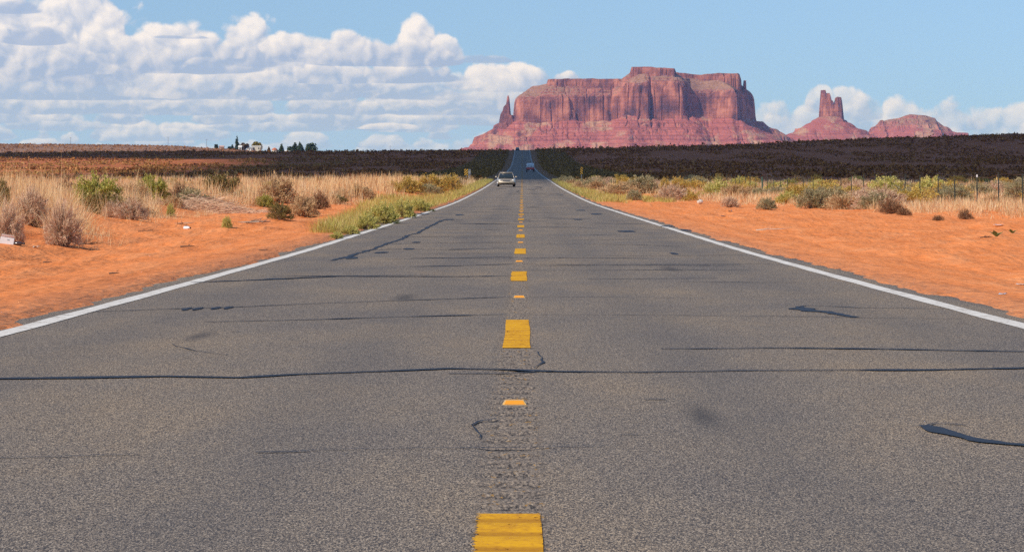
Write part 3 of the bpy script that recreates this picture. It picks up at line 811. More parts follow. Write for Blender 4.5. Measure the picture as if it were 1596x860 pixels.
# ------------------------------------------------------------------ cumulus overhead, out of the picture: it shades the slope beyond the grass
M_CLOUD = simple('cloud_white', (.85, .85, .86), 1.0, var=0.03, scale=.01)
CLOUD_BASE = 2000.0
def shade_mask(X, Y):                   # positive where the ground lies in cloud shadow
    n = 30 * fbm(X / 95, Y / 95, 501, 4) + 12 * fbm(X / 30, Y / 45, 503, 3)
    y0 = np.interp(X, [-400, -150, -60, -20, 0, 9, 16, 40, 700], [440, 400, 335, 352, 378, 362, 310, 262, 256])
    west = np.interp(Y, [300, 450, 700, 760, 800, 1080, 1120, 1160, 1420], [-74, -78, -92, -104, -100, -108, -300, -680, -680])
    east = 620.0
    d1 = np.minimum(np.minimum((Y - y0), (1405 + .1 * X - Y)), np.minimum(X - west, east - X))
    return d1 + n * 0.55
def shade_cloud():
    st = 9.0
    gx, gy = np.arange(-760, 700, st), np.arange(200, 1480, st)
    X, Y = np.meshgrid(gx, gy)
    Mv = shade_mask(X, Y)
    zg = H(X, Y)
    k = (CLOUD_BASE - zg) / TO_SUN.z
    CX, CY = X + TO_SUN.x * k, Y + TO_SUN.y * k
    t = np.sqrt(np.clip(Mv, 0, 160) / 160)
    puff = .62 + .30 * fbm(CX / 120, CY / 120, 511, 4) + .18 * (1 - np.abs(vn(CX / 45, CY / 45, 513)))
    top = CLOUD_BASE + 6 + 190 * t * puff
    bot = CLOUD_BASE - 6 - 16 * t * (1 + .6 * fbm(CX / 70, CY / 70, 515, 3))
    nr, nc = X.shape
    q = grid_quads(nr, nc)
    inside = (Mv > 0).ravel()
    keep = inside[q].sum(1) >= 2
    V = np.concatenate([np.stack([CX, CY, top], -1).reshape(-1, 3), np.stack([CX, CY, bot], -1).reshape(-1, 3)])
    q = q[keep]
    N = nr * nc
    e = np.concatenate([q[:, [0, 1]], q[:, [1, 2]], q[:, [2, 3]], q[:, [3, 0]]])
    key = np.sort(e, 1); key = key[:, 0].astype(np.int64) * N + key[:, 1]
    u, inv, cnt = np.unique(key, return_inverse=True, return_counts=True)
    rim = e[cnt[inv] == 1]
    sides = np.stack([rim[:, 0], rim[:, 1], rim[:, 1] + N, rim[:, 0] + N], 1)
    quads = np.concatenate([q, q[:, ::-1] + N, sides])
    used = np.unique(quads); remap = np.zeros(2 * N, np.int64); remap[used] = np.arange(len(used))
    o = np_obj('cloud', V[used], remap[quads], mat=M_CLOUD, smooth=True)
    return tag(o, kind='structure')
shade_cloud()

# ------------------------------------------------------------------ haze: one box of even air round the camera and the land
def haze():
    m = bpy.data.materials.new('desert_haze'); m.use_nodes = True
    t = m.node_tree; t.nodes.clear()
    v = t.nodes.new('ShaderNodeVolumePrincipled')
    v.inputs['Color'].default_value = (.30, .52, 1.0, 1)
    v.inputs['Absorption Color'].default_value = (1, 1, 1, 1)      # clear air: it scatters blue and swallows nothing
    v.inputs['Density'].default_value = HAZE_D
    v.inputs['Anisotropy'].default_value = 0.25
    o = t.nodes.new('ShaderNodeOutputMaterial'); t.links.new(v.outputs[0], o.inputs['Volume'])
    b = MB().box(-16000, 16000, -300, 13500, -60, 480).build('haze', m)
    tag(b, kind='stuff')
HAZE_D = 3.5e-5
haze()

# ------------------------------------------------------------------ vegetation
def blade_arrays(base, ang, ht, wd, lean, curl):
    """thin bent blades: 5 vertices each, one quad and one triangle"""
    n = len(ht)
    dirx, diry = np.cos(ang), np.sin(ang)
    px_, py_ = -diry, dirx
    def lvl(f, w_):
        off = lean * f + curl * f * f
        x = base[:, 0] + dirx * off * ht; y = base[:, 1] + diry * off * ht
        z = base[:, 2] + ht * f * (1 - 0.30 * np.minimum(1, np.abs(off)))
        return (np.stack([x - px_ * w_, y - py_ * w_, z], -1), np.stack([x + px_ * w_, y + py_ * w_, z], -1))
    a0, a1 = lvl(0.0, wd * .5); b0, b1 = lvl(0.55, wd * .42); t0, _ = lvl(1.0, wd * 0)
    V = np.stack([a0, a1, b0, b1, t0], 1).reshape(-1, 3)
    i = np.arange(n)[:, None] * 5
    return V, i + np.array([[0, 1, 3, 2]]), i + np.array([[2, 3, 4]])
class Stuff:
    def __init__(self): self.V, self.Q, self.T, self.k = [], [], [], 0
    def add(self, V, Q=None, T=None):
        self.V.append(V)
        if Q is not None and len(Q): self.Q.append(Q + self.k)
        if T is not None and len(T): self.T.append(T + self.k)
        self.k += len(V)
    def build(self, name, mat, parent=None):
        return np_obj(name, np.concatenate(self.V), np.concatenate(self.Q) if self.Q else None, np.concatenate(self.T) if self.T else None, mat=mat, parent=parent)
FEAT = []                                # picked-out shrubs keep a clear view: (bearing, half width, distance)
def clear(xs, ys):
    k = np.ones(len(xs), bool)
    b_ = xs / ys * FPX + VX
    for px, hw, yy in FEAT:
        k &= ~((np.abs(b_ - px) < hw * 1.02) & (ys < yy + .6) & (ys > yy - 16) & (rng.random(len(xs)) < .90))
    return k
def tufts(st, xs, ys, n, hmin, hmax, wd, spread=0.10, lean=0.35, zoff=-0.02):
    k_ = clear(xs, ys); xs, ys = xs[k_], ys[k_]
    m = len(xs)
    zs = H(xs, ys) + zoff
    th = rng.uniform(0.7, 1.25, m)
    X = np.repeat(xs, n); Y = np.repeat(ys, n); Z = np.repeat(zs, n); TH = np.repeat(th, n)
    N = m * n
    a = rng.uniform(0, 2 * PI, N); r = spread * np.sqrt(rng.random(N))
    base = np.stack([X + np.cos(a) * r, Y + np.sin(a) * r, Z], -1)
    ht = rng.uniform(hmin, hmax, N) * TH
    w = wd * rng.uniform(.7, 1.3, N) * np.clip(Y / 90, .7, 2.2)
    st.add(*blade_arrays(base, a + rng.normal(0, .5, N), ht, w, np.abs(rng.normal(0, lean, N)), rng.normal(.05, .22, N)))
M_DRY = leafy('dry_grass_blades', [(0.0, (.56, .31, .13)), (0.25, (.80, .51, .25)), (0.6, (.90, .65, .36)), (0.85, (.92, .74, .48)), (1.0, (.70, .56, .24))], .3)
M_GOLDGRASS = leafy('straw_grass_blades', [(0.0, (.62, .37, .15)), (0.5, (.84, .57, .28)), (1.0, (.90, .70, .40))], .3)
M_VERGE = leafy('green_verge_blades', [(0.0, (.34, .32, .07)), (0.4, (.54, .47, .12)), (0.75, (.70, .55, .19)), (1.0, (.80, .60, .28))], .35)

def scatter(n, y0, y1, pw, side):
    """random spots among the plants on one side of the road, thicker nearer the camera"""
    y = y0 + (y1 - y0) * rng.random(n) ** pw
    e = (bank_edge_left if side < 0 else bank_edge_right)(y)
    lim = (0.235 if side < 0 else 0.225) * y + 4
    x = e - 0.4 + np.maximum(lim - e, 1.5) * rng.random(n) ** 1.25
    return side * x, y
def dry_grass():
    st = Stuff()
    x, y = scatter(3600, 46, 130, 1.15, -1); p = fbm(x / 4, y / 7, 601, 3) > -0.28
    tufts(st, x[p], y[p], 22, .35, .85, .012, .16, .45)
    x, y = scatter(1600, 110, 330, 1.1, -1); p = fbm(x / 6, y / 10, 602, 3) > -0.25
    tufts(st, x[p], y[p], 16, .4, .9, .016, .3, .35)
    x, y = scatter(2400, 78, 140, 1.1, 1); p = fbm(x / 4, y / 7, 603, 3) > -0.15
    tufts(st, x[p], y[p], 18, .2, .55, .012, .2, .45)
    x, y = scatter(3800, 130, 300, 1.1, 1); p = fbm(x / 6, y / 10, 604, 3) > -0.15
    tufts(st, x[p], y[p], 14, .25, .6, .016, .32, .38)
    # thin fringe straggling down on to the sand
    x, y = scatter(700, 44, 130, 1.0, -1); x = -(bank_edge_left(y) - 1.3 + 1.6 * rng.random(len(y)))
    tufts(st, x, y, 9, .08, .32, .009, .22, .8)
    y = rng.uniform(80, 150, 500); x = bank_edge_right(y) - 1.5 + 1.8 * rng.random(500)
    tufts(st, x, y, 8, .08, .28, .010, .22, .8)
    tag(st.build('dry_grass', M_DRY), kind='stuff')
    st = Stuff()
    x, y = scatter(520, 52, 170, 1.0, -1); p = (fbm(x / 5, y / 9, 611, 2) > -0.05) & ((x / y < -.17) | (rng.random(len(x)) < .3))
    tufts(st, x[p], y[p], 12, .8, 1.4, .012, .14, .20)
    x, y = scatter(300, 100, 220, 1.0, -1)
    x = -(bank_edge_left(y) + 6 * rng.random(len(y)))
    tufts(st, x, y, 14, .7, 1.25, .014, .2, .22)
    x, y = scatter(260, 85, 260, 1.0, 1); p = fbm(x / 5, y / 9, 612, 2) > 0.05
    tufts(st, x[p], y[p], 14, .55, 1.0, .013, .16, .25)
    tag(st.build('straw_grass', M_GOLDGRASS), kind='stuff')
    st = Stuff()
    for side, ya, n in ((-1, 56, 4200), (1, 138, 3000)):
        y = ya + (345 - ya) * rng.random(n) ** 1.15
        e = (bank_edge_left if side < 0 else bank_edge_right)(y)
        wd_ = np.minimum(np.maximum(np.minimum(e, 9) - 4.0, .7), np.interp(y, [56, 72, 90, 120, 160], [.35, .9, 1.8, 3.2, 5]))
        x = side * (4.15 + wd_ * rng.random(n) ** 1.2)
        tufts(st, x, y, 12, .12, .40, .014, .25, .5)
    tag(st.build('verge_grass', M_VERGE), kind='stuff')

# ---- shrubs
def shrub_mesh(name, seed, n_leaf, n_stem, leaf, shape=(1, 1), hollow=.35, twiggy=False, flat=0.0):
    """unit shrub (radius 1, height 1): stems fanning from the root, leaves in sprays near the outside"""
    r_ = np.random.default_rng(seed)
    az_ = r_.uniform(0, 2 * PI, n_stem); ele = np.arccos(1 - r_.random(n_stem) * .98)
    lump = 1 + .13 * vn(np.cos(az_) * 2 + seed, np.sin(az_) * 2 + ele * 2, seed)
    R_ = r_.uniform(.70, 1.0, n_stem) * lump
    tip = np.stack([np.sin(ele) * np.cos(az_) * R_ * shape[0], np.sin(ele) * np.sin(az_) * R_ * shape[0], np.cos(ele) * R_ * shape[1] + .05], -1)
    tip[:, 2] = np.maximum(tip[:, 2], .05)
    root = np.stack([r_.normal(0, .10, n_stem), r_.normal(0, .10, n_stem), np.zeros(n_stem)], -1)
    s = np.concatenate([np.arange(n_stem), r_.integers(0, n_stem, max(0, n_leaf - n_stem))])[:n_leaf]
    f = np.clip(1 - np.abs(r_.normal(0, hollow, n_leaf)), .12, 1.04)
    c = root[s] + (tip[s] - root[s]) * f[:, None]
    c[:, 2] += .10 * np.sin(PI * f)
    c += r_.normal(0, .045, (n_leaf, 3)); c[:, 2] = np.maximum(c[:, 2], .02)
    dv_ = (tip[s] - root[s]); dv_ /= np.linalg.norm(dv_, axis=1)[:, None]
    dv_ += r_.normal(0, .45, (n_leaf, 3)); dv_[:, 2] += .25 if not twiggy else 0
    dv_ /= np.linalg.norm(dv_, axis=1)[:, None]
    sd_ = np.cross(dv_, r_.normal(0, 1, (n_leaf, 3))); sd_ /= np.linalg.norm(sd_, axis=1)[:, None]
    L = leaf[0] * r_.uniform(.6, 1.4, n_leaf)[:, None]; W = 1.7 * leaf[1] * r_.uniform(.7, 1.3, n_leaf)[:, None]
    V = np.stack([c - dv_ * L * .5, c + sd_ * W * .5, c + dv_ * L * .5, c - sd_ * W * .5], 1).reshape(-1, 3)
    Q = np.arange(n_leaf * 4).reshape(-1, 4)
    # stems: three-sided twigs
    SV, SQ = [], []
    for i in range(n_stem):
        a, b_ = root[i], root[i] + (tip[i] - root[i]) * .92
        mid = (a + b_) / 2 + np.array([0, 0, .10])
        k = len(SV) * 9
        ring = []
        for p, w_ in ((a, .016), (mid, .011), (b_, .004)):
            for q in range(3): ring.append(p + w_ * np.array([math.cos(q * 2.1 + i), math.sin(q * 2.1 + i), .2 * (q - 1)]))
        SV.append(ring)
        for lv in (0, 3):
            for q in range(3): SQ.append([k + lv + q, k + lv + (q + 1) % 3, k + lv + 3 + (q + 1) % 3, k + lv + 3 + q])
    return (V, Q), (np.array(SV).reshape(-1, 3), np.array(SQ))
M_STEM = leafy('shrub_twigs', [(0, (.18, .12, .08)), (1, (.42, .30, .20))], 0.0)
PLANTS = {   # kind: leaf colours, leaf size, count, twiggy
    'green':  ([(0, (.27, .27, .055)), (.5, (.45, .43, .09)), (.85, (.62, .53, .15)), (1, (.66, .54, .21))], (.085, .020), 6500, False),
    'olive':  ([(0, (.12, .105, .034)), (.5, (.24, .19, .065)), (.85, (.38, .28, .11)), (1, (.52, .37, .17))], (.085, .020), 5500, False),
    'gold':   ([(0, (.34, .24, .06)), (.4, (.58, .40, .09)), (.8, (.76, .52, .14)), (1, (.78, .58, .24))], (.075, .022), 5200, False),
    'tan':    ([(0, (.34, .21, .095)), (.5, (.56, .36, .18)), (1, (.72, .50, .28))], (.13, .012), 5500, True),
    'sage':   ([(0, (.27, .235, .12)), (.5, (.44, .37, .20)), (.9, (.58, .48, .28)), (1, (.66, .49, .25))], (.075, .020), 5500, False),
    'brown':  ([(0, (.15, .075, .04)), (.5, (.28, .145, .075)), (1, (.48, .27, .15))], (.13, .012), 4500, True),
    'grey':   ([(0, (.42, .26, .16)), (.5, (.68, .45, .29)), (1, (.82, .60, .42))], (.18, .009), 5000, True),
    'weed':   ([(0, (.40, .37, .09)), (.5, (.62, .56, .16)), (.85, (.78, .66, .24)), (1, (.82, .66, .32))], (.095, .018), 6500, False),
}
PM, PMESH = {}, {}
for i, (kd, (stops, leaf, n, tw)) in enumerate(PLANTS.items()):
    PM[kd] = leafy('leaves_' + kd, stops, .3 if not tw else .1)
    PMESH[kd] = [shrub_mesh(kd, 900 + 10 * i + v, n, 130, leaf, hollow=.24 if not tw else .38, twiggy=tw) for v in range(3)]
_mesh_cache = {}
def plant_data(kd, v):
    if (kd, v) not in _mesh_cache:
        (V, Q), (SV, SQ) = PMESH[kd][v]
        o = np_obj('foliage', V, Q, mat=PM[kd]); s = np_obj('stems', SV, SQ, mat=M_STEM)
        _mesh_cache[(kd, v)] = (o.data, s.data)
        bpy.data.objects.remove(o); bpy.data.objects.remove(s)
    return _mesh_cache[(kd, v)]
_pc = 0
def shrub(kd, x, y, rad, hgt, label, group=None, name='shrub', parts=True, sink=.06):
    global _pc; _pc += 1
    leaves, stems = plant_data(kd, _pc % 3)
    loc = (x, y, h1(x, y) - sink * hgt)
    if parts:
        t = empty(name, loc, rng.uniform(0, 6.28))
        for nm, me in (('foliage', leaves), ('stems', stems)):
            o = bpy.data.objects.new(nm, me); C.objects.link(o); o.parent = t
    else:
        t = bpy.data.objects.new(name, leaves); C.objects.link(t); t.location = loc; t.rotation_euler = (0, 0, rng.uniform(0, 6.28))
    t.scale = (rad, rad, hgt)
    return tag(t, label, 'shrub' if name != 'weed' else 'weed', group)
def px_shrub(kd, px, by, hw, hp, label, name='shrub', parts=True):
    x, y, z = on_ground(px, by)
    return shrub(kd, x, y, 1.08 * hw * y / FPX, 1.15 * hp * y / FPX, label, name=name, parts=parts)
PX_ROWS = [
    ('green', 152, 322, 46, 46, 'large rounded light green shrub on the left bank, the widest green one there'),
    ('green', 236, 314, 29, 38, 'rounded yellow-green shrub with brown twigs below, right of the widest green shrub'),
    ('brown', 280, 318, 20, 32, 'bare dark brown shrub between the yellow-green and the dark olive shrub'),
    ('olive', 345, 306, 34, 34, 'dark olive shrub standing above the heap of pale dead twigs'),
    ('tan', 432, 316, 34, 42, 'big tan shrub rising behind the low green shrub at the dune foot'),
    ('green', 412, 323, 17, 18, 'small green shrub in front of the big tan shrub on the left bank'),
    ('olive', 437, 343, 21, 25, 'low dark olive shrub overhanging the sand in front of the big tan shrub'),
    ('tan', 474, 338, 26, 34, 'tan shrub hanging over the sand edge, right of the low dark olive one'),
    ('brown', 497, 326, 20, 28, 'reddish brown shrub at the right end of the left dune, next to a straw tuft'),
    ('brown', 104, 313, 22, 32, 'dark brown shrub left of the widest green shrub, deep in dry grass'),
    ('olive', 4, 326, 16, 42, 'dark olive shrub cut off by the left picture edge above the litter'),
    ('grey', 97, 384, 32, 66, 'pale twiggy dead bush leaning down the sand bank, right of the white carton'),
    ('grey', 12, 378, 30, 60, 'pale twiggy dead bush standing right behind the white carton'),
    ('grey', 50, 352, 34, 56, 'pale dead bush between the two twiggy ones near the white carton'),
    ('grey', 205, 342, 30, 30, 'low pale dead bush at the foot of the widest green shrub'),
    ('grey', 180, 340, 26, 26, 'low straggly dead bush spilling over the sand below the widest green shrub'),
    ('weed', 572, 360, 22, 26, 'bright green weedy shrub spilling over the left white line, nearest of three'),
    ('weed', 597, 349, 30, 30, 'large bright green weedy shrub beside the left white line, middle of three'),
    ('weed', 627, 339, 22, 26, 'pale green weedy shrub beside the left white line, farthest of three'),
    ('weed', 547, 367, 16, 14, 'flat yellow-green weedy clump at the near end of the left roadside green strip'),
    ('weed', 655, 329, 22, 18, 'low yellow-green weedy clump at the far end of the left roadside green strip'),
    ('gold', 638, 300, 26, 22, 'golden flowering shrub left of the road, leftmost of three in a row'),
    ('gold', 672, 299, 26, 25, 'golden flowering shrub left of the road, middle of three in a row'),
    ('gold', 701, 297, 20, 24, 'golden flowering shrub left of the road, rightmost of three in a row'),
    ('sage', 1000, 301, 28, 27, 'large olive-green shrub right of the road, tallest in the verge'),
    ('gold', 1036, 301, 11, 22, 'narrow golden shrub between the tallest verge shrub and a wider golden one'),
    ('gold', 1057, 303, 16, 26, 'wide golden shrub on the right verge, right of a narrow golden one'),
    ('gold', 966, 301, 14, 17, 'low yellow shrub at the left foot of the tallest right verge shrub'),
    ('tan', 930, 296, 15, 15, 'small tan shrub nearest the right road edge, below the striped marker'),
    ('sage', 989, 312, 14, 16, 'low grey-green shrub in front of the tallest right verge shrub'),
    ('gold', 1074, 312, 7, 15, 'small upright yellow shrub in front of the wide golden shrub'),
    ('grey', 1138, 323, 17, 16, 'grey leafless shrub at the sand edge, right of the pale ball of litter'),
    ('sage', 1196, 327, 17, 18, 'low grey-green shrub at the sand edge, left of the big round sage shrub'),
    ('sage', 1268, 324, 31, 31, 'big round grey-green shrub at the sand edge, left end of the wire fence'),
    ('gold', 1326, 324, 16, 14, 'low yellow shrub in front of the fence, right of the big round sage shrub'),
    ('brown', 1388, 333, 22, 24, 'reddish bare shrub in front of the wire fence above the red sand'),
    ('brown', 1408, 336, 14, 12, 'low dark brown shrub at the sand edge beside the reddish bare one'),
    ('brown', 1504, 342, 13, 15, 'dark brown bush between two fence posts near the right picture edge'),
    ('brown', 1462, 344, 11, 9, 'low brown tuft-like bush hanging over the right sand bank'),
    ('sage', 1470, 306, 24, 20, 'grey-green shrub seen through the wire fence, left of two behind it'),
    ('sage', 1530, 308, 28, 22, 'wide grey-green shrub seen through the wire fence near the white-topped post'),
    ('sage', 1588, 312, 26, 34, 'tall grey-green shrub behind the fence, cut off by the right picture edge'),
]
for row in PX_ROWS:
    px_shrub(*row)
    FEAT.append((row[1], row[3], on_ground(row[1], row[2])[1]))
dry_grass()
px_shrub('weed', 354, 355, 9, 16, 'small green weed alone on the open red sand of the left bank', 'weed')
px_shrub('weed', 266, 338, 8, 18, 'small blue-green weed at the left end of the dead twig heap', 'weed')
px_shrub('weed', 524, 372, 12, 10, 'tiny yellow-green weed touching the left white line', 'weed')
# the mass of brush behind: copies share their meshes
N_L = {'tan': 'tan shrub in the mass of dry grass left of the road', 'sage': 'grey-green shrub in the mass of dry grass left of the road',
       'olive': 'olive shrub in the mass of dry grass left of the road', 'gold': 'golden shrub in the mass of dry grass left of the road', 'brown': 'brown shrub in the mass of dry grass left of the road'}
def mass(n, side, ya, yb, kinds, pw=1.0):
    x, y = scatter(n, ya, yb, pw, side)
    for xx, yy in zip(x, y):
        if fbm(xx / 9, yy / 16, 650 + side, 2) < -0.25: continue
        kd = kinds[int(rng.integers(0, len(kinds)))]
        r_ = rng.uniform(.5, 1.0) * (1.0 if side < 0 else 1.25); 
        where = 'left of the road' if side < 0 else 'right of the road'
        nm = {'tan': 'tan', 'sage': 'grey-green', 'olive': 'dark olive', 'gold': 'golden', 'brown': 'brown', 'green': 'green', 'weed': 'pale yellow-green', 'grey': 'pale leafless'}[kd]
        shrub(kd, float(xx), float(yy), r_ * rng.uniform(.9, 1.25), r_ * rng.uniform(.75, 1.0),
              nm + ' shrub merging into the dry grass and brush ' + where, nm + ' shrubs in the brush ' + where, parts=False)
mass(50, -1, 64, 125, ['tan', 'tan', 'olive', 'brown', 'sage'])
mass(80, -1, 95, 330, ['tan', 'tan', 'sage', 'olive', 'gold', 'brown'])
mass(270, 1, 100, 300, ['tan', 'sage', 'sage', 'gold', 'gold', 'tan', 'weed', 'grey'])

# ---- scrub covering the slope beyond, as one mass
def scrub():
    M = leafy('scrub_leaves', [(0, (.13, .056, .022)), (.35, (.25, .105, .038)), (.6, (.38, .16, .054)), (.85, (.52, .23, .074)), (1, (.62, .31, .105))], .15)
    M2 = leafy('row_brush_leaves', [(0, (.14, .085, .03)), (.5, (.29, .165, .055)), (1, (.46, .27, .10))], .15)
    def clumps(st, x, y, size, q):
        n = len(x); z = H(x, y)
        s = size * rng.uniform(.5, 1.35, n)
        c = np.repeat(np.stack([x, y, z], -1), q, 0); S_ = np.repeat(s, q)[:, None]
        N = n * q
        c = c + np.stack([rng.normal(0, .34, N), rng.normal(0, .34, N), np.abs(rng.normal(.18, .26, N))], -1) * S_
        a = rng.normal(0, 1, (N, 3)); a /= np.linalg.norm(a, axis=1)[:, None]
        b_ = np.cross(a, rng.normal(0, 1, (N, 3))); b_ /= np.linalg.norm(b_, axis=1)[:, None]
        k = S_ * rng.uniform(.16, .42, (N, 1))
        V = np.stack([c - a * k, c + b_ * k, c + a * k, c - b_ * k], 1).reshape(-1, 3)
        st.add(V, np.arange(N * 4).reshape(-1, 4))
    MG = leafy('lit_strip_scrub_leaves', [(0, (.26, .125, .042)), (.4, (.38, .19, .062)), (.75, (.48, .26, .085)), (1, (.56, .35, .12))], .15)  # brighter scrub colours: the strip's extra sunlight is put into the leaves
    st, st2, stg = Stuff(), Stuff(), Stuff()
    n = 42000
    y = 255 + 1150 * rng.random(n) ** .62; x = rng.uniform(-.26, .26, n) * (y + 120)
    near_row = np.abs(x) < 20 + 1.5 * vn(y / 40, x * 0, 66)
    k = (np.abs(x) > 5.2 + y * .0012) & (fbm(x / 16, y / 70, 660, 3) > -.06)
    gold = k & (x < -66) & (y < 1140) & (fbm(x / 40, y / 55, 671, 3) > -.12)  # the sunlit strip on the left slope gets the brightened scrub
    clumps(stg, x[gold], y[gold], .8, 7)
    k = k & ~gold
    clumps(st, x[k & ~near_row], y[k & ~near_row], .85, 7)
    n = 9000
    y = 300 + 1020 * rng.random(n) ** .8; x = rng.uniform(5.4, 20, n) * rng.choice([-1, 1], n); k = np.abs(x) > 5.2 + y * .0012
    clumps(st2, x[k], y[k], .6, 7)
    y = rng.uniform(1180, 1345, 2600); x = rng.uniform(-.27, .27, 2600) * y; k = np.abs(x) > 8
    clumps(st, x[k], y[k], 1.35, 6)
    n = 22000
    y = 1400 + 1080 * rng.random(n); x = -rng.uniform(-.03, .28, n) * y
    clumps(st, x, y, 1.25, 5)
    tag(st.build('scrub', M), kind='stuff'); tag(stg.build('lit_strip_scrub', MG), kind='stuff'); tag(st2.build('roadside_brush', M2), kind='stuff')
scrub()

# ------------------------------------------------------------------ vehicles
M_TYRE = simple('tyre_rubber', (.022, .022, .024), .85, var=.2)
M_RIM = simple('alloy', (.45, .45, .47), .35, .8)
M_GLASS = simple('dark_glass', (.025, .035, .040), .08, var=.2, coat=.5)
M_TRIM = simple('black_plastic', (.03, .03, .032), .6)
M_LAMP = simple('lamp_glass', (.86, .84, .76), .15, var=.05, coat=.6)
M_RED = simple('tail_lamp_red', (.45, .015, .015), .25, coat=.5)
M_PLATE = simple('plate_white', (.75, .75, .72), .5)
def rr(w, z0, z1, y, r=.12, top=None):
    """rounded cross-section of a body at station y, 16 points"""
    top = w if top is None else top
    pts = []
    for cx, cz, a0, ww in ((1, 0, -90, w), (1, 1, 0, top), (-1, 1, 90, top), (-1, 0, 180, w)):
        for k in range(4):
            a = R(a0 + 30 * k)
            pts.append((cx * (ww - r) + r * math.cos(a), y, (z1 - r if cz else z0 + r) + r * math.sin(a)))
    return pts
def wheel(t, x, y, r, w):
    o = MB().tube([(-w / 2, 0, 0), (-w / 2 + .02, 0, 0), (w / 2 - .02, 0, 0), (w / 2, 0, 0)], [r - .025, r, r, r - .025], 24).build('wheel', M_TYRE, t, loc=(x, y, r))
    s = 1 if x > 0 else -1
    m = MB().tube([(s * (w / 2 - .02), 0, 0), (s * (w / 2 + .012), 0, 0)], [r * .62, r * .58], 20)
    for k in range(5):
        a = 2 * PI * k / 5
        m.tube([(s * (w / 2 + .015), 0, 0), (s * (w / 2 + .015), math.cos(a) * r * .56, math.sin(a) * r * .56)], .03, 5)
    m.build('rim', M_RIM, o)
def sedan(x, y, rot, paint, label, flip=False):
    """front faces local -Y"""
    t = empty('car', (x, y, rz(y)), rot)
    b = MB()
    b.loft([rr(.66, .34, .56, -2.36, .09), rr(.80, .26, .66, -2.22, .12), rr(.87, .22, .74, -1.85, .13), rr(.89, .20, .80, -1.2, .13), rr(.90, .20, .88, -.75, .12),
            rr(.90, .20, .92, .3, .12), rr(.90, .20, .93, 1.3, .12), rr(.88, .24, .92, 1.9, .13), rr(.84, .28, .88, 2.22, .12), rr(.72, .36, .74, 2.36, .10)])
    b.build('body', paint, t, True)
    gh = MB().loft([rr(.76, .86, .90, -1.02, .02, .74), rr(.75, .88, 1.16, -.55, .05, .68), rr(.74, .88, 1.39, -.08, .07, .60), rr(.74, .88, 1.42, .55, .07, .60), rr(.74, .88, 1.36, 1.1, .07, .60), rr(.76, .88, .94, 1.75, .03, .74)])
    gh.build('window', M_GLASS, t, True)
    MB().loft([rr(.615, 1.372, 1.435, -.16, .025), rr(.63, 1.375, 1.465, .1, .03), rr(.63, 1.38, 1.468, .55, .03), rr(.615, 1.33, 1.42, 1.08, .03)]).build('roof', paint, t, True)
    for s in (-1, 1):
        MB().tube([(s * .775, -1.06, .885), (s * .70, -.55, 1.165), (s * .625, -.12, 1.40)], .032, 6).build('pillar', paint, t, True)
        MB().tube([(s * .765, 1.72, .92), (s * .70, 1.35, 1.17), (s * .62, 1.06, 1.37)], .045, 6).build('pillar', paint, t, True)
        MB().loft([rr(.13, -.075, .075, -.02, .05), rr(.14, -.085, .085, .06, .05)]).build('headlight', M_LAMP, t, True, loc=(s * .66, -2.245, .615))
        MB().loft([rr(.10, -.065, .065, -.06, .04), rr(.11, -.07, .07, .06, .04)]).build('mirror', paint, t, True, loc=(s * 1.0, -.72, .98))
        MB().box(-.12, .12, -.02, .03, -.07, .07).build('tail_lamp', M_RED, t, bevel=.015, loc=(s * .62, 2.30, .70))
        for yy in (-1.42, 1.32): wheel(t, s * .79, yy, .315, .20)
    gr = MB().box(-.36, .36, -.03, .03, -.055, .055).build('grille', M_TRIM, t, bevel=.012, loc=(0, -2.335, .58))
    MB().box(-.35, .35, -.006, .006, -.008, .008).build('bar', M_RIM, gr, loc=(0, -.034, 0))
    MB().box(-.60, .60, -.03, .03, -.05, .05).build('air_intake', M_TRIM, t, bevel=.012, loc=(0, -2.305, .315))
    MB().box(-.16, .16, -.006, .006, -.07, .07).build('number_plate', M_PLATE, t, loc=(0, -2.372, .44))
    MB().loft([rr(.72, .36, .50, -2.44, .06), rr(.84, .33, .53, -2.30, .07), rr(.885, .33, .53, -2.05, .07)]).build('bumper', paint, t, True)
    return tag(t, label, 'car')
PAINT_GOLD = simple('champagne_paint', (.46, .38, .28), .35, .35, var=.04, coat=.6)
PAINT_DARK = simple('dark_teal_paint', (.020, .035, .042), .3, .2, var=.05, coat=.6)
PAINT_RED = simple('dark_red_paint', (.42, .018, .026), .35, .1, var=.05, coat=.5)
PAINT_WHITE = simple('white_shell_paint', (.74, .76, .80), .4, var=.04, coat=.3)
sedan(-1.62, 258, R(1.2), PAINT_GOLD, 'champagne silver sedan driving towards the camera in the left lane')
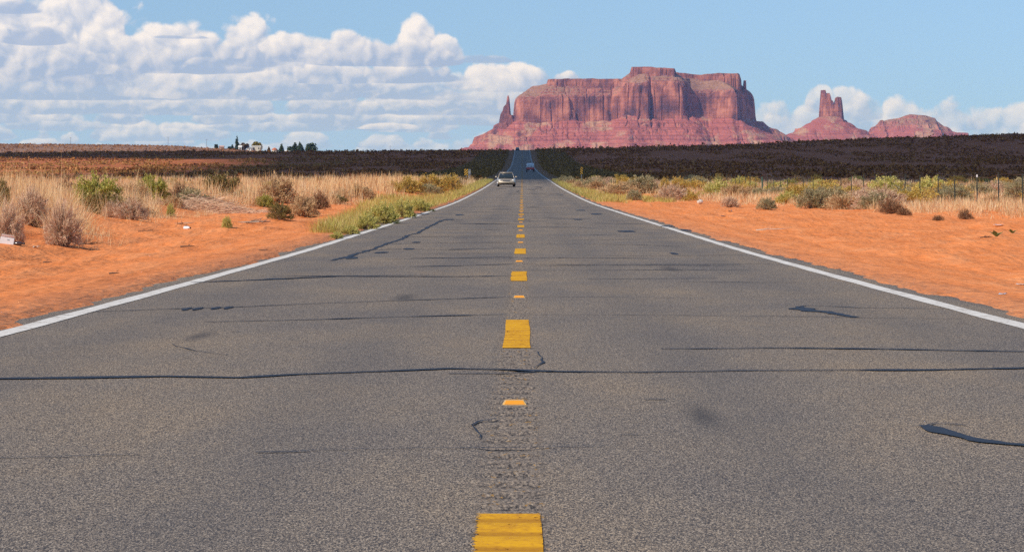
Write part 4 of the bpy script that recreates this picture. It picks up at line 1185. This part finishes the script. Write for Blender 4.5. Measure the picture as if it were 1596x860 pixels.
def dark_suv():
    y = 1272; t = empty('car', (-2.35, y, rz(y)), 0)
    MB().loft([rr(.78, .45, .85, -2.3, .12), rr(.94, .38, 1.05, -2.1, .14), rr(.96, .36, 1.12, -1.0, .14), rr(.96, .36, 1.14, 1.9, .14), rr(.88, .42, 1.1, 2.25, .12)]).build('body', PAINT_DARK, t, True)
    MB().loft([rr(.86, 1.05, 1.12, -1.0, .03, .84), rr(.84, 1.08, 1.62, -.35, .08, .72), rr(.84, 1.08, 1.72, .1, .08, .72), rr(.84, 1.08, 1.70, 1.8, .08, .70), rr(.86, 1.08, 1.2, 2.2, .03, .84)]).build('window', M_GLASS, t, True)
    MB().loft([rr(.73, 1.70, 1.78, -.1, .03), rr(.74, 1.71, 1.81, .3, .03), rr(.73, 1.68, 1.77, 1.9, .03)]).build('roof', PAINT_DARK, t, True)
    MB().poly([(-.70, -.99, 1.16), (.70, -.99, 1.16), (.62, -.50, 1.58), (-.62, -.50, 1.58), (-.70, -1.02, 1.17), (.70, -1.02, 1.17), (.62, -.53, 1.59), (-.62, -.53, 1.59)],
              [(0, 1, 2, 3), (4, 7, 6, 5), (0, 4, 5, 1), (1, 5, 6, 2), (2, 6, 7, 3), (3, 7, 4, 0)]).build('windscreen', simple('bright_windscreen', (.60, .63, .66), .05, .3), t)
    for s in (-1, 1):
        MB().box(-.14, .14, -.03, .03, -.08, .08).build('headlight', M_LAMP, t, bevel=.02, loc=(s * .68, -2.24, .84))
        for yy in (-1.4, 1.4): wheel(t, s * .84, yy, .37, .24)
    MB().box(-.7, .7, -.05, .05, -.10, .10).build('bumper', M_TRIM, t, bevel=.03, loc=(0, -2.32, .52))
    tag(t, 'dark car with bright windscreen coming over the crest where the road meets the skyline', 'car')
dark_suv()
def camper_pickup():
    """tail faces local -Y"""
    y = 610; t = empty('pickup_truck', (1.92, y, rz(y)), 0)
    MB().loft([rr(.90, .55, 1.02, 0, .06), rr(.96, .50, 1.06, .15, .08), rr(.97, .48, 1.06, 2.0, .08), rr(.96, .48, 1.08, 4.1, .10), rr(.90, .50, 1.02, 5.2, .12), rr(.72, .58, .92, 5.42, .10)]).build('body', PAINT_RED, t, True)
    MB().loft([rr(.80, 1.02, 1.08, 2.1, .02, .78), rr(.80, 1.04, 1.72, 2.25, .08, .66), rr(.80, 1.04, 1.74, 3.2, .08, .64), rr(.84, 1.04, 1.12, 4.0, .03, .80)]).build('cab_window', M_GLASS, t, True)
    MB().loft([rr(.67, 1.71, 1.79, 2.2, .03), rr(.67, 1.72, 1.81, 2.6, .03), rr(.65, 1.70, 1.78, 3.25, .03)]).build('cab_roof', PAINT_RED, t, True)
    sh = MB().loft([rr(.90, 1.05, 2.02, .10, .08, .84), rr(.93, 1.05, 2.10, .22, .10, .86), rr(.93, 1.05, 2.12, 1.9, .10, .86), rr(.90, 1.05, 2.04, 2.08, .08, .84)]).build('camper_shell', PAINT_WHITE, t, True)
    MB().box(-.62, .62, -.012, .02, 1.50, 1.86).build('window', simple('pale_glass', (.30, .38, .46), .08, .2), sh, bevel=.01, loc=(0, .10, 0))
    MB().box(-.78, .78, -.02, .03, .62, 1.0).build('tailgate', PAINT_RED, t, bevel=.015, loc=(0, -.01, 0))
    MB().box(-.95, .95, -.16, -.02, .40, .60).build('bumper', M_TRIM, t, bevel=.03)
    MB().box(-.16, .16, -.172, -.163, .44, .56).build('number_plate', M_PLATE, t)
    for s in (-1, 1):
        MB().box(s * .88 - .07, s * .88 + .07, -.03, .05, .70, 1.0).build('tail_lamp', M_RED, t, bevel=.015)
        for yy in (1.15, 4.35): wheel(t, s * .84, yy, .38, .25)
    tag(t, 'red pickup truck with a white camper shell driving away in the right lane', 'pickup truck')
camper_pickup()

# ------------------------------------------------------------------ road furniture
M_AMBER = simple('amber_reflector', (.85, .33, .03), .3, var=.08)
M_AMBERB = simple('reflector_housing', (.72, .44, .14), .5)
def reflector(y, first=[None]):
    x = -.036
    if first[0] is None:
        t = empty('road_reflector', (x, y, 0))
        MB().poly([(-.055, -.05, 0), (.055, -.05, 0), (.055, .05, 0), (-.055, .05, 0), (-.042, -.026, .019), (.042, -.026, .019), (.042, .026, .019), (-.042, .026, .019)],
                  [(3, 2, 1, 0), (4, 5, 6, 7), (0, 1, 5, 4), (1, 2, 6, 5), (2, 3, 7, 6), (3, 0, 4, 7)]).build('housing', M_AMBERB, t)
        for s in (-1, 1):
            a, b_ = Vector((0, s * .05, 0)), Vector((0, s * .026, .019)); n_ = Vector((0, s * .019, .024)).normalized() * .0025
            p = [a.lerp(b_, .12) + n_, a.lerp(b_, .90) + n_]
            w0, w1 = .046, .038
            MB().poly([(-w0, p[0].y, p[0].z), (w0, p[0].y, p[0].z), (w1, p[1].y, p[1].z), (-w1, p[1].y, p[1].z),
                       (-w0, p[0].y - n_.y, p[0].z - n_.z), (w0, p[0].y - n_.y, p[0].z - n_.z), (w1, p[1].y - n_.y, p[1].z - n_.z), (-w1, p[1].y - n_.y, p[1].z - n_.z)],
                      [(0, 1, 2, 3), (7, 6, 5, 4), (0, 4, 5, 1), (1, 5, 6, 2), (2, 6, 7, 3), (3, 7, 4, 0)]).build('lens', M_AMBER, t)
        first[0] = t
    else:
        t = first[0].copy(); C.objects.link(t)
        for ch in first[0].children:
            c_ = ch.copy(); C.objects.link(c_); c_.parent = t
    t.location = (x + rng.uniform(-.008, .008), y, rz(y) + .001 + float(groove(np.array(x), np.array(y))) * .3)
    return t
ORD = ['nearest', 'second nearest', 'third nearest', 'fourth nearest']
for i in range(12):
    t = reflector(11.84 + 12.24 * i)
    if i < 4: tag(t, f'amber road reflector on the centreline, {ORD[i]} to the camera', 'road reflector', 'amber reflectors along the centreline')
    else: tag(t, 'small amber road reflector far along the centreline between yellow dashes', 'road reflector', 'amber reflectors along the centreline')

M_POST = simple('galvanised_post', (.42, .43, .42), .5, .4)
M_SIGNY = simple('sign_yellow', (.78, .42, .015), .5)
M_SIGNK = simple('sign_black', (.018, .018, .020), .5)
def object_marker(x, y, lean, label, wide=.31, high=.92, z0=.92):
    t = empty('object_marker', (x, y, h1(x, y)))
    MB().box(-.03, .03, 0, .05, -.3, z0 + high).build('post', M_POST, t)
    MB().box(-wide / 2, wide / 2, -.012, -.002, z0, z0 + high).build('panel', M_SIGNY, t)
    # black stripes slanting down towards the traffic, clipped to the panel
    bw, per = .16, .32
    k = -2
    while k * per < high + wide:
        poly = []
        for (xx, off) in ((-wide / 2, 0), (wide / 2, 0), (wide / 2, bw), (-wide / 2, bw)):
            poly.append((xx, z0 + k * per + off + (xx * lean if lean else 0)))
        def clip(pp, zc, keep_above):
            out = []
            for i in range(len(pp)):
                p, q = pp[i], pp[(i + 1) % len(pp)]
                ip, iq = (p[1] >= zc) == keep_above, (q[1] >= zc) == keep_above
                if ip: out.append(p)
                if ip != iq:
                    f = (zc - p[1]) / (q[1] - p[1]); out.append((p[0] + (q[0] - p[0]) * f, zc))
            return out
        poly = clip(clip(poly, z0, True), z0 + high, False)
        if len(poly) >= 3:
            n_ = len(poly)
            MB().poly([(p[0], -.016, p[1]) for p in poly] + [(p[0], -.0125, p[1]) for p in poly],
                      [tuple(range(n_)), tuple(range(2 * n_ - 1, n_ - 1, -1))] + [(i, (i + 1) % n_, n_ + (i + 1) % n_, n_ + i) for i in range(n_)]).build('stripe', M_SIGNK, t)
        k += 1
    return tag(t, label, 'road sign')
object_marker(7.55, 327, -1.0, 'yellow and black striped marker panel on the right verge')
object_marker(-7.15, 327, 1.0, 'yellow and black striped marker panel on the left verge', .46, .80, .62)
M_WPOST = simple('white_post', (.75, .75, .73), .6)
for i, (dx_, lab) in enumerate(((-6.80, 'thin white guide post right beside the striped panel on the left verge'), (-6.66, 'thin white guide post nearer the road by the striped panel on the left'))):
    x, y = dx_, 327.5
    t = empty('guide_post', (x, y, h1(x, y)))
    MB().box(-.035, .035, -.02, .02, -.3, 1.45).build('post', M_WPOST, t, bevel=.01)
    MB().box(-.028, .028, -.026, -.021, 1.24, 1.38).build('reflector', M_POST, t)
    tag(t, lab, 'guide post')
def diamond():
    x, y = -10.9, 1262
    t = empty('warning_sign', (x, y, h1(x, y)))
    MB().box(-.05, .05, 0, .08, -.5, 1.4).build('post', M_POST, t)
    a = .62
    MB().poly([(0, -.02, 1.05 - a), (a, -.02, 1.05), (0, -.02, 1.05 + a), (-a, -.02, 1.05), (0, -.01, 1.05 - a), (a, -.01, 1.05), (0, -.01, 1.05 + a), (-a, -.01, 1.05)],
              [(0, 1, 2, 3), (7, 6, 5, 4), (0, 4, 5, 1), (1, 5, 6, 2), (2, 6, 7, 3), (3, 7, 4, 0)]).build('panel', M_SIGNY, t)
    tag(t, 'yellow diamond warning sign beside the road just below the crest', 'road sign')
diamond()

# ---- wire fence on the right
M_TPOST = simple('dark_steel_post', (.045, .055, .045), .6, .3)
M_GPOST = simple('green_post', (.035, .10, .065), .6)
M_WIRE = simple('fence_wire', (.22, .20, .18), .5, .6)
def fence():
    x = 17.3
    t = empty('wire_fence', (x, 70, h1(x, 70))); base = t.location.copy()
    ys = [70.0 + 4.62 * k for k in range(48)]
    # two of the posts stand out
    for i, y in enumerate(ys):
        g_ = abs(y - 184) < 2.31
        xx = x + rng.uniform(-.05, .05); z = h1(xx, y)
        ln = rng.uniform(-.03, .03)
        if g_: m = MB().tube([(xx, y, z - .3), (xx, y, z + 1.15)], .06, 8)
        else:
            m = MB().poly([(xx - .022, y, z - .3), (xx + .022, y, z - .3), (xx + .022 + ln, y, z + 1.28), (xx - .022 + ln, y, z + 1.28), (xx - .022, y + .02, z - .3), (xx + .022, y + .02, z - .3), (xx + .022 + ln, y + .02, z + 1.28), (xx - .022 + ln, y + .02, z + 1.28)],
                          [(0, 1, 2, 3), (7, 6, 5, 4), (0, 4, 5, 1), (1, 5, 6, 2), (2, 6, 7, 3), (3, 7, 4, 0)])
        m.v = [tuple(Vector(v) - base) for v in m.v]
        o = m.build('post', M_GPOST if g_ else M_TPOST, t)
        if g_: o['label'] = 'thick green fence post'
        if i == 6:
            o['label'] = 'fence post with a white top'
            c_ = MB().box(xx - .024 + ln, xx + .024 + ln, y - .008, y + .028, z + 1.20, z + 1.30); c_.v = [tuple(Vector(v) - base) for v in c_.v]
            c_.build('cap', M_WPOST, o)
    for hgt in (.42, .72, 1.0, 1.22):
        m = MB().tube([(x, y, h1(x, y) + hgt - .015 * (k % 2)) for k, y in enumerate(np.arange(70, ys[-1], 2.31))], .0045, 3)
        m.v = [tuple(Vector(v) - base) for v in m.v]
        m.build('wire', M_WIRE, t)
    tag(t, 'wire fence on thin dark steel posts running along the right-hand brush', 'fence')
fence()

# ------------------------------------------------------------------ homestead on the far hill, left
def leaf_cloud(cents, rads, n, leaf, seed):
    r_ = np.random.default_rng(seed)
    cents, rads = np.array(cents, float), np.array(rads, float)
    w = rads ** 2; i = r_.choice(len(cents), n, p=w / w.sum())
    d_ = r_.normal(0, 1, (n, 3)); d_ /= np.linalg.norm(d_, axis=1)[:, None]
    c = cents[i] + d_ * (rads[i] * r_.uniform(.55, 1.05, n))[:, None]
    a = r_.normal(0, 1, (n, 3)); a /= np.linalg.norm(a, axis=1)[:, None]
    b_ = np.cross(a, r_.normal(0, 1, (n, 3))); b_ /= np.linalg.norm(b_, axis=1)[:, None]
    k = leaf * r_.uniform(.6, 1.3, (n, 1))
    return np.stack([c - a * k, c + b_ * k * .7, c + a * k, c - b_ * k * .7], 1).reshape(-1, 3), np.arange(n * 4).reshape(-1, 4)
M_BARK = simple('bark', (.14, .10, .07), .9, var=.3)
LEAF = {'dark': leafy('dark_evergreen_leaves', [(0, (.03, .05, .022)), (.6, (.065, .095, .038)), (1, (.12, .15, .06))], .2),
        'yellow': leafy('autumn_yellow_leaves', [(0, (.20, .15, .02)), (.5, (.38, .29, .04)), (1, (.52, .40, .08))], .3),
        'rust': leafy('autumn_rust_leaves', [(0, (.10, .065, .02)), (.5, (.22, .13, .04)), (1, (.34, .21, .06))], .3)}
HY = 2395.0
MPP = HY / FPX
def hill_spot(px, dy=0.0):
    y = HY + dy
    x = (px - VX) * y / FPX
    return x, y, h1(x, y)
def tree(px, wpx, hpx, leafk, form, label, dy=0.0):
    x, y, z = hill_spot(px, dy)
    w, h = wpx * MPP, hpx * MPP
    t = empty('tree', (x, y, z - .3))
    seed = int(px * 10)
    r_ = np.random.default_rng(seed)
    m = MB().tube([(0, 0, -.5), (.1, 0, h * .35), (0, .1, h * (.9 if form == 'spire' else .6))], [w * .07 + .1, w * .05 + .07, .05], 7)
    if form != 'spire':
        for q in range(5):
            a = q * 1.26 + seed; m.tube([(.05, 0, h * (.2 + .06 * q)), (math.cos(a) * w * .3, math.sin(a) * w * .3, h * (.45 + .06 * q))], [.12, .04], 5)
    m.build('trunk', M_BARK, t)
    if form == 'spire':
        cs = [((r_.normal(0, .06) * w, r_.normal(0, .06) * w, h * f), w * .5 * (1 - f) ** .75 * r_.uniform(.8, 1.15) + .12) for f in np.linspace(.10, .97, 16)]
    else:
        cs = [((r_.normal(0, .22) * w, r_.normal(0, .2) * w, h * r_.uniform(.30, .80)), w * r_.uniform(.16, .30)) for _ in range(13)]
    V, Q = leaf_cloud([c for c, _ in cs], [r for _, r in cs], 1800, .16 * max(w, 3) ** .6, seed)
    V[:, 2] = np.clip(V[:, 2], .2, None)
    np_obj('crown', V, Q, mat=LEAF[leafk], parent=t)
    return tag(t, label, 'tree')
tree(337, 6, 8, 'dark', 'round', 'small dark tree at the left end of the homestead, beside the tan house')
tree(357, 4, 6, 'dark', 'round', 'tiny dark bush-like tree left of the tallest spire-shaped tree')
tree(362, 6, 9, 'dark', 'spire', 'short dark conifer touching the left side of the tallest spire-shaped tree')
tree(369.5, 8, 23, 'dark', 'spire', 'tallest dark spire-shaped tree of the homestead')
tree(381, 13, 12, 'rust', 'round', 'rust-brown autumn tree right of the tallest spire-shaped tree')
tree(402, 15, 15, 'yellow', 'round', 'yellow-green autumn tree behind the long white house', 14)
tree(419, 6, 9, 'rust', 'spire', 'small brownish conifer left of the orange-roofed round house')
tree(438.5, 10, 15, 'dark', 'spire', 'dark narrow tree right of the orange-roofed round house')
tree(460, 14, 19, 'dark', 'spire', 'dark pointed tree in the right clump, left of its two peaks', 5)
tree(468, 13, 20, 'dark', 'spire', 'dark pointed tree in the right clump, right of its two peaks', 3)
tree(457, 22, 12, 'dark', 'round', 'low broad dark tree at the left foot of the two pointed peaks')
tree(484, 22, 18, 'dark', 'round', 'round dark tree at the right end of the homestead')
WALL = {k: simple(k + '_house_wall', c, .8) for k, c in {'white': (.74, .71, .64), 'tan': (.50, .27, .17), 'cream': (.62, .56, .44)}.items()}
ROOF = {k: simple(k + '_house_roof', c, .7) for k, c in {'white': (.76, .75, .72), 'orange': (.52, .15, .06), 'pink': (.62, .40, .33), 'grey': (.35, .33, .31)}.items()}
M_WIN = simple('window_glass', (.04, .05, .06), .1)
M_DOOR = simple('door_brown', (.16, .09, .06), .6)
def house(px, wpx, hpx, wall, roof, label, gable=True, dy=0.0, deep=5.0):
    x, y, z = hill_spot(px, dy)
    w, h = wpx * MPP / 2, hpx * MPP
    wh = h * (.66 if gable else .86)
    t = empty('house', (x, y, z - .25))
    MB().box(-w, w, 0, deep, -.5, wh).build('wall', WALL[wall], t)
    if gable:
        e = .35
        MB().poly([(-w - e, -e, wh), (w + e, -e, wh), (w + e, deep + e, wh), (-w - e, deep + e, wh), (-w - e, deep / 2, h), (w + e, deep / 2, h)],
                  [(0, 1, 5, 4), (2, 3, 4, 5), (1, 2, 5), (3, 0, 4), (3, 2, 1, 0)]).build('roof', ROOF[roof], t)
    else:
        MB().box(-w - .2, w + .2, -.2, deep + .2, wh + .003, h).build('roof', ROOF[roof], t, bevel=.05)
    n = max(1, int(w * 2 / 3.2))
    for i in range(n):
        xx = -w + (i + .5) * 2 * w / n - .2
        f = MB().box(xx - .45, xx + .45, -.04, -.003, wh * .45, wh * .80).build('window', M_WIN, t)
        MB().box(xx - .52, xx + .52, -.07, -.043, wh * .40, wh * .44).build('sill', WALL['white'], f)
    xx = w - .8
    dr = MB().box(xx - .4, xx + .4, -.05, -.004, -.1, wh * .78).build('door', M_DOOR, t)
    MB().box(xx - .32, xx - .26, -.09, -.053, wh * .36, wh * .40).build('handle', M_RIM, dr)
    return tag(t, label, 'house')
house(345, 7, 6, 'tan', 'pink', 'small tan house with a pale pink roof at the left end of the homestead')
house(374, 5, 8, 'white', 'white', 'narrow white gabled house at the foot of the tallest spire-shaped tree', dy=-6)
house(389, 9, 6.5, 'white', 'grey', 'low white cabin left of the long white house', dy=-3)
house(400, 14, 9, 'cream', 'white', 'long cream house with a white roof in front of the yellow tree', gable=False)
house(448.5, 9, 6, 'white', 'white', 'small white house between the dark narrow tree and the right tree clump', dy=-4)
def round_house():
    x, y, z = hill_spot(428, -2)
    t = empty('round_house', (x, y, z - .2)); n = 8; r = 2.6
    MB().tube([(0, 0, -.4), (0, 0, 2.5)], r, n).build('wall', WALL['cream'], t)
    MB().tube([(0, 0, 2.503), (0, 0, 3.6), (0, 0, 4.4), (0, 0, 4.7)], [r + .3, r * .8, r * .4, .15], n).build('roof', ROOF['orange'], t)
    MB().box(-.45, .45, -r - .08, -r + .25, -.1, 1.95).build('door', M_DOOR, t)
    tag(t, 'eight-sided house with an orange domed roof', 'house')
round_house()
M_POLE = simple('weathered_pole', (.20, .16, .13), .9)
def pole(px, by, hpx, Y, label):
    x, y, z0 = at(px, by, Y)
    z = h1(x, y); top = EYE - (by - hpx - VY) * Y / FPX
    h = max(6.0, top - z)
    t = empty('utility_pole', (x, y, z))
    MB().tube([(0, 0, -.6), (0, 0, h)], [.17, .11], 8).build('pole', M_POLE, t)
    arm = MB().box(-1.2, 1.2, -.06, .06, -.07, .07).build('crossarm', M_POLE, t, loc=(0, -.17, h - .7))
    for xx in (-1.05, -.4, .4, 1.05):
        MB().tube([(xx, 0, .07), (xx, 0, .25)], [.05, .03], 6).build('insulator', M_WPOST, arm)
    tag(t, label, 'utility pole')
pole(110, 226, 12, 2440, 'faint utility pole on the bare hill, farthest left')
pole(262, 227, 14, 2440, 'utility pole on the bare hill, second from the left')
pole(322, 230, 13, 2420, 'utility pole just left of the homestead on the hill')
pole(380, 240, 15, 2250, 'utility pole standing in front of the homestead houses')
pole(608, 240, 13, 2600, 'lone utility pole on the skyline between the homestead and the road')

# ------------------------------------------------------------------ litter and odds and ends on the sand
def ground_spot(px, py):
    x, y, z = on_ground(px, py); return x, y, z
M_PAPER = simple('white_card', (.80, .78, .74), .6, var=.04)
def carton():
    x, y, z = ground_spot(10, 381)
    t = empty('carton', (x, y, z - .02), R(12)); t.rotation_euler = (R(-8), R(9), R(12))
    MB().box(-.11, .11, -.04, .04, 0, .125).build('box', M_PAPER, t, bevel=.006)
    MB().poly([(-.105, -.04, .127), (.105, -.04, .127), (.09, -.07, .155), (-.10, -.065, .160), (-.105, -.037, .127), (.105, -.037, .127), (.09, -.067, .158), (-.10, -.062, .163)],
              [(0, 1, 2, 3), (7, 6, 5, 4), (0, 4, 5, 1), (1, 5, 6, 2), (2, 6, 7, 3), (3, 7, 4, 0)]).build('flap', M_PAPER, t)
    MB().box(.0, .035, -.0428, -.0412, .075, .09).build('mark', simple('grey_print', (.30, .36, .38), .6), t)
    tag(t, 'crumpled white carton lying on the red sand at the left edge', 'carton')
carton()
def bottle(px, py, ln, rad, mat, label, rot):
    x, y, z = ground_spot(px, py)
    t = empty('bottle', (x, y, z + rad * .8), rot)
    MB().tube([(-ln / 2, 0, 0), (-ln / 2 + .01, 0, 0), (ln * .15, 0, 0), (ln * .28, 0, 0), (ln * .42, 0, 0)], [rad * .8, rad, rad, rad * .45, rad * .4], 12).build('body', mat, t, True)
    MB().tube([(ln * .42, 0, 0), (ln * .5, 0, 0)], rad * .48, 10).build('cap', M_TRIM, t)
    return tag(t, label, 'bottle')
bottle(28, 385, .24, .034, simple('brown_bottle', (.05, .035, .03), .15, coat=.4), 'dark bottle lying just right of the white carton', R(-20))
bottle(292, 358, .20, .04, simple('white_plastic', (.78, .76, .74), .4), 'white plastic bottle at the end of a stick on the left sand', R(-35))
M_DEAD = simple('dead_wood', (.30, .22, .165), .9, var=.3)
M_DEADK = simple('dark_dead_wood', (.15, .085, .055), .9, var=.3)
def branch(px, py, ln, rad, label, rot, mat=None, n=3, seed=1):
    x, y, z = ground_spot(px, py)
    r_ = np.random.default_rng(seed)
    t = empty('branch', (x, y, z + rad), rot)
    p = [(-ln / 2, 0, 0), (-ln / 5, .03 * ln, .02 * ln), (ln / 6, -.02 * ln, .03 * ln), (ln / 2, .04 * ln, .05 * ln)]
    m = MB().tube(p, [rad, rad * .9, rad * .7, rad * .3], 6)
    for i in range(n):
        s = r_.uniform(-.3, .3) * ln; a = r_.uniform(-.9, .9)
        m.tube([(s, 0, .02), (s + .25 * ln * math.cos(a), .25 * ln * math.sin(a), .03 + r_.uniform(0, .10) * ln)], [rad * .5, rad * .15], 4)
    m.build("stick", mat or M_DEAD, t, True)
    return tag(t, label, "branch")
branch(284, 352, 1.0, .018, 'thin stick leading to the white plastic bottle on the left sand', R(-50), seed=3)
branch(395, 350, 1.2, .03, 'grey dead branch lying on the sand below the low olive shrub', R(-40), n=9, seed=4)
branch(128, 384, 0.8, .014, 'dead roots trailing down the sand from the pale twiggy bush', R(-40), M_DEADK, n=8, seed=5)
branch(232, 362, .6, .010, 'dark twig half buried below the low dead bush', R(-30), M_DEADK, n=6, seed=6)
branch(292, 386, .24, .014, 'short dark piece of wood alone on open sand, centre left', R(5), M_DEADK, n=1, seed=7)
branch(74, 410, .12, .010, 'dark chip of wood on the sand, nearest the left picture edge', R(0), M_DEADK, n=1, seed=8)
branch(178, 428, .12, .010, 'dark chip of wood on the sand above the left white line', R(8), M_DEADK, n=1, seed=9)
branch(411, 391, .16, .010, 'dark splinter close to the left white line', R(0), M_DEADK, n=1, seed=10)
branch(1205, 360, .8, .012, 'pale bleached stick lying on the right sand', R(4), simple('bleached_wood', (.55, .46, .38), .9), n=2, seed=11)
branch(1538, 371, .3, .012, 'dark stick left of the green sprout on the right sand', R(20), M_DEADK, n=3, seed=12)
def twig_heap():
    x, y, z = ground_spot(330, 331)
    st = Stuff(); n = 900
    c = np.stack([rng.normal(0, 1.0, n), rng.normal(0, .5, n), np.abs(rng.normal(.14, .14, n))], -1)
    c[:, 2] *= np.exp(-(c[:, 0] / 1.4) ** 2) * 1.3
    zz = H(c[:, 0] + x, c[:, 1] + y) - z
    a = rng.normal(0, .5, n); e = rng.normal(.05, .28, n); L = rng.uniform(.2, .75, n)[:, None]
    d_ = np.stack([np.cos(a) * np.cos(e), np.sin(a) * np.cos(e), np.sin(e)], -1)
    w = np.stack([np.zeros(n), np.zeros(n), np.full(n, .010)], -1)
    c[:, 2] += zz
    V = np.stack([c - d_ * L / 2 - w, c + d_ * L / 2 - w * .4, c + d_ * L / 2 + w * .4, c - d_ * L / 2 + w], 1).reshape(-1, 3)
    st.add(V, np.arange(n * 4).reshape(-1, 4))
    o = st.build('twig_heap', PM['grey']); o.location = (x, y, z)
    tag(o, 'long heap of pale dead twigs on the sand below the dark olive shrub', 'twig heap')
twig_heap()
def tumble_ball():
    x, y, z = ground_spot(1091, 318)
    bm = bmesh.new(); bmesh.ops.create_icosphere(bm, subdivisions=3, radius=.13)
    for v in bm.verts:
        k = 1 + .22 * float(vn(v.co.x * 14, v.co.y * 14 + v.co.z * 9, 71)); v.co *= k; v.co.z *= .85
    me = bpy.data.meshes.new('plastic_bag'); bm.to_mesh(me); bm.free(); me.materials.append(simple('pale_plastic', (.66, .58, .48), .5))
    o = bpy.data.objects.new('plastic_bag', me); C.objects.link(o); o.location = (x, y, z + .10)
    tag(o, 'pale crumpled ball of plastic caught at the foot of the right-hand brush', 'plastic bag')
tumble_ball()
def scrap(px, py, s, col, label, seed):
    x, y, z = ground_spot(px, py)
    r_ = np.random.default_rng(seed); n = 6
    gx, gy = np.meshgrid(np.linspace(-1, 1, n), np.linspace(-1, 1, n))
    gz = .35 * fbm(gx * 1.3 + seed, gy * 1.3, seed, 3) + .35
    top = np.stack([gx * s * 1.2, gy * s * .7, gz * s * 1.1], -1).reshape(-1, 3); bot = top - [0, 0, .004]
    q = grid_quads(n, n); N = n * n
    rim = [(i, i + 1) for i in range(n - 1)] + [(N - n + i + 1, N - n + i) for i in range(n - 1)] + [((i + 1) * n, i * n) for i in range(n - 1)] + [(i * n + n - 1, (i + 1) * n + n - 1) for i in range(n - 1)]
    sd = np.array([(b_, a, a + N, b_ + N) for a, b_ in rim])
    o = np_obj('litter', np.concatenate([top, bot]), np.concatenate([q, q[:, ::-1] + N, sd]), mat=simple('scrap', col, .5))
    o.location = (x, y, z); o.rotation_euler = (0, 0, r_.uniform(0, 3))
    tag(o, label, 'litter')
scrap(1138, 331, .10, (.05, .08, .14), 'dark blue scrap of litter on the right sand below the grey shrub', 1)
scrap(1127, 338, .07, (.22, .20, .24), 'grey scrap of litter on the right sand, left of the dark blue one', 2)
scrap(1556, 354, .10, (.80, .74, .74), 'white scrap of litter on the sand by the nearest fence post', 3)
scrap(1590, 445, .035, (.55, .58, .60), 'small pale scrap near the right picture edge above the white line', 4)
scrap(1563, 460, .03, (.35, .45, .55), 'tiny bluish scrap on the sand above the right white line', 5)
scrap(56, 387, .06, (.62, .50, .38), 'pale scrap of litter right of the dark bottle', 6)
M_SPROUT = simple('sprout_green', (.10, .17, .05), .6, var=.25)
def sprout(px, py, s, label):
    x, y, z = ground_spot(px, py)
    t = empty('sprout', (x, y, z - .01))
    for k in range(6):
        a = k * 1.05 + px; lx, ly = math.cos(a), math.sin(a); L = s * (.7 + .5 * ((k * 37) % 7) / 7)
        w = .28 * L
        MB().poly([(0, 0, 0), (lx * L * .5 - ly * w, ly * L * .5 + lx * w, L * .55), (lx * L, ly * L, L * .8), (lx * L * .5 + ly * w, ly * L * .5 - lx * w, L * .5),
                   (0, 0, -.004), (lx * L * .5 - ly * w, ly * L * .5 + lx * w, L * .55 - .004), (lx * L, ly * L, L * .8 - .004), (lx * L * .5 + ly * w, ly * L * .5 - lx * w, L * .5 - .004)],
                  [(0, 1, 2, 3), (7, 6, 5, 4), (0, 4, 5, 1), (1, 5, 6, 2), (2, 6, 7, 3), (3, 7, 4, 0)]).build('leaf', M_SPROUT, t)
    tag(t, label, 'plant')
sprout(1553, 370, .16, 'larger broad-leaved green sprout on the bare right sand')
sprout(1578, 364, .12, 'smaller green sprout on the bare sand near the right picture edge')
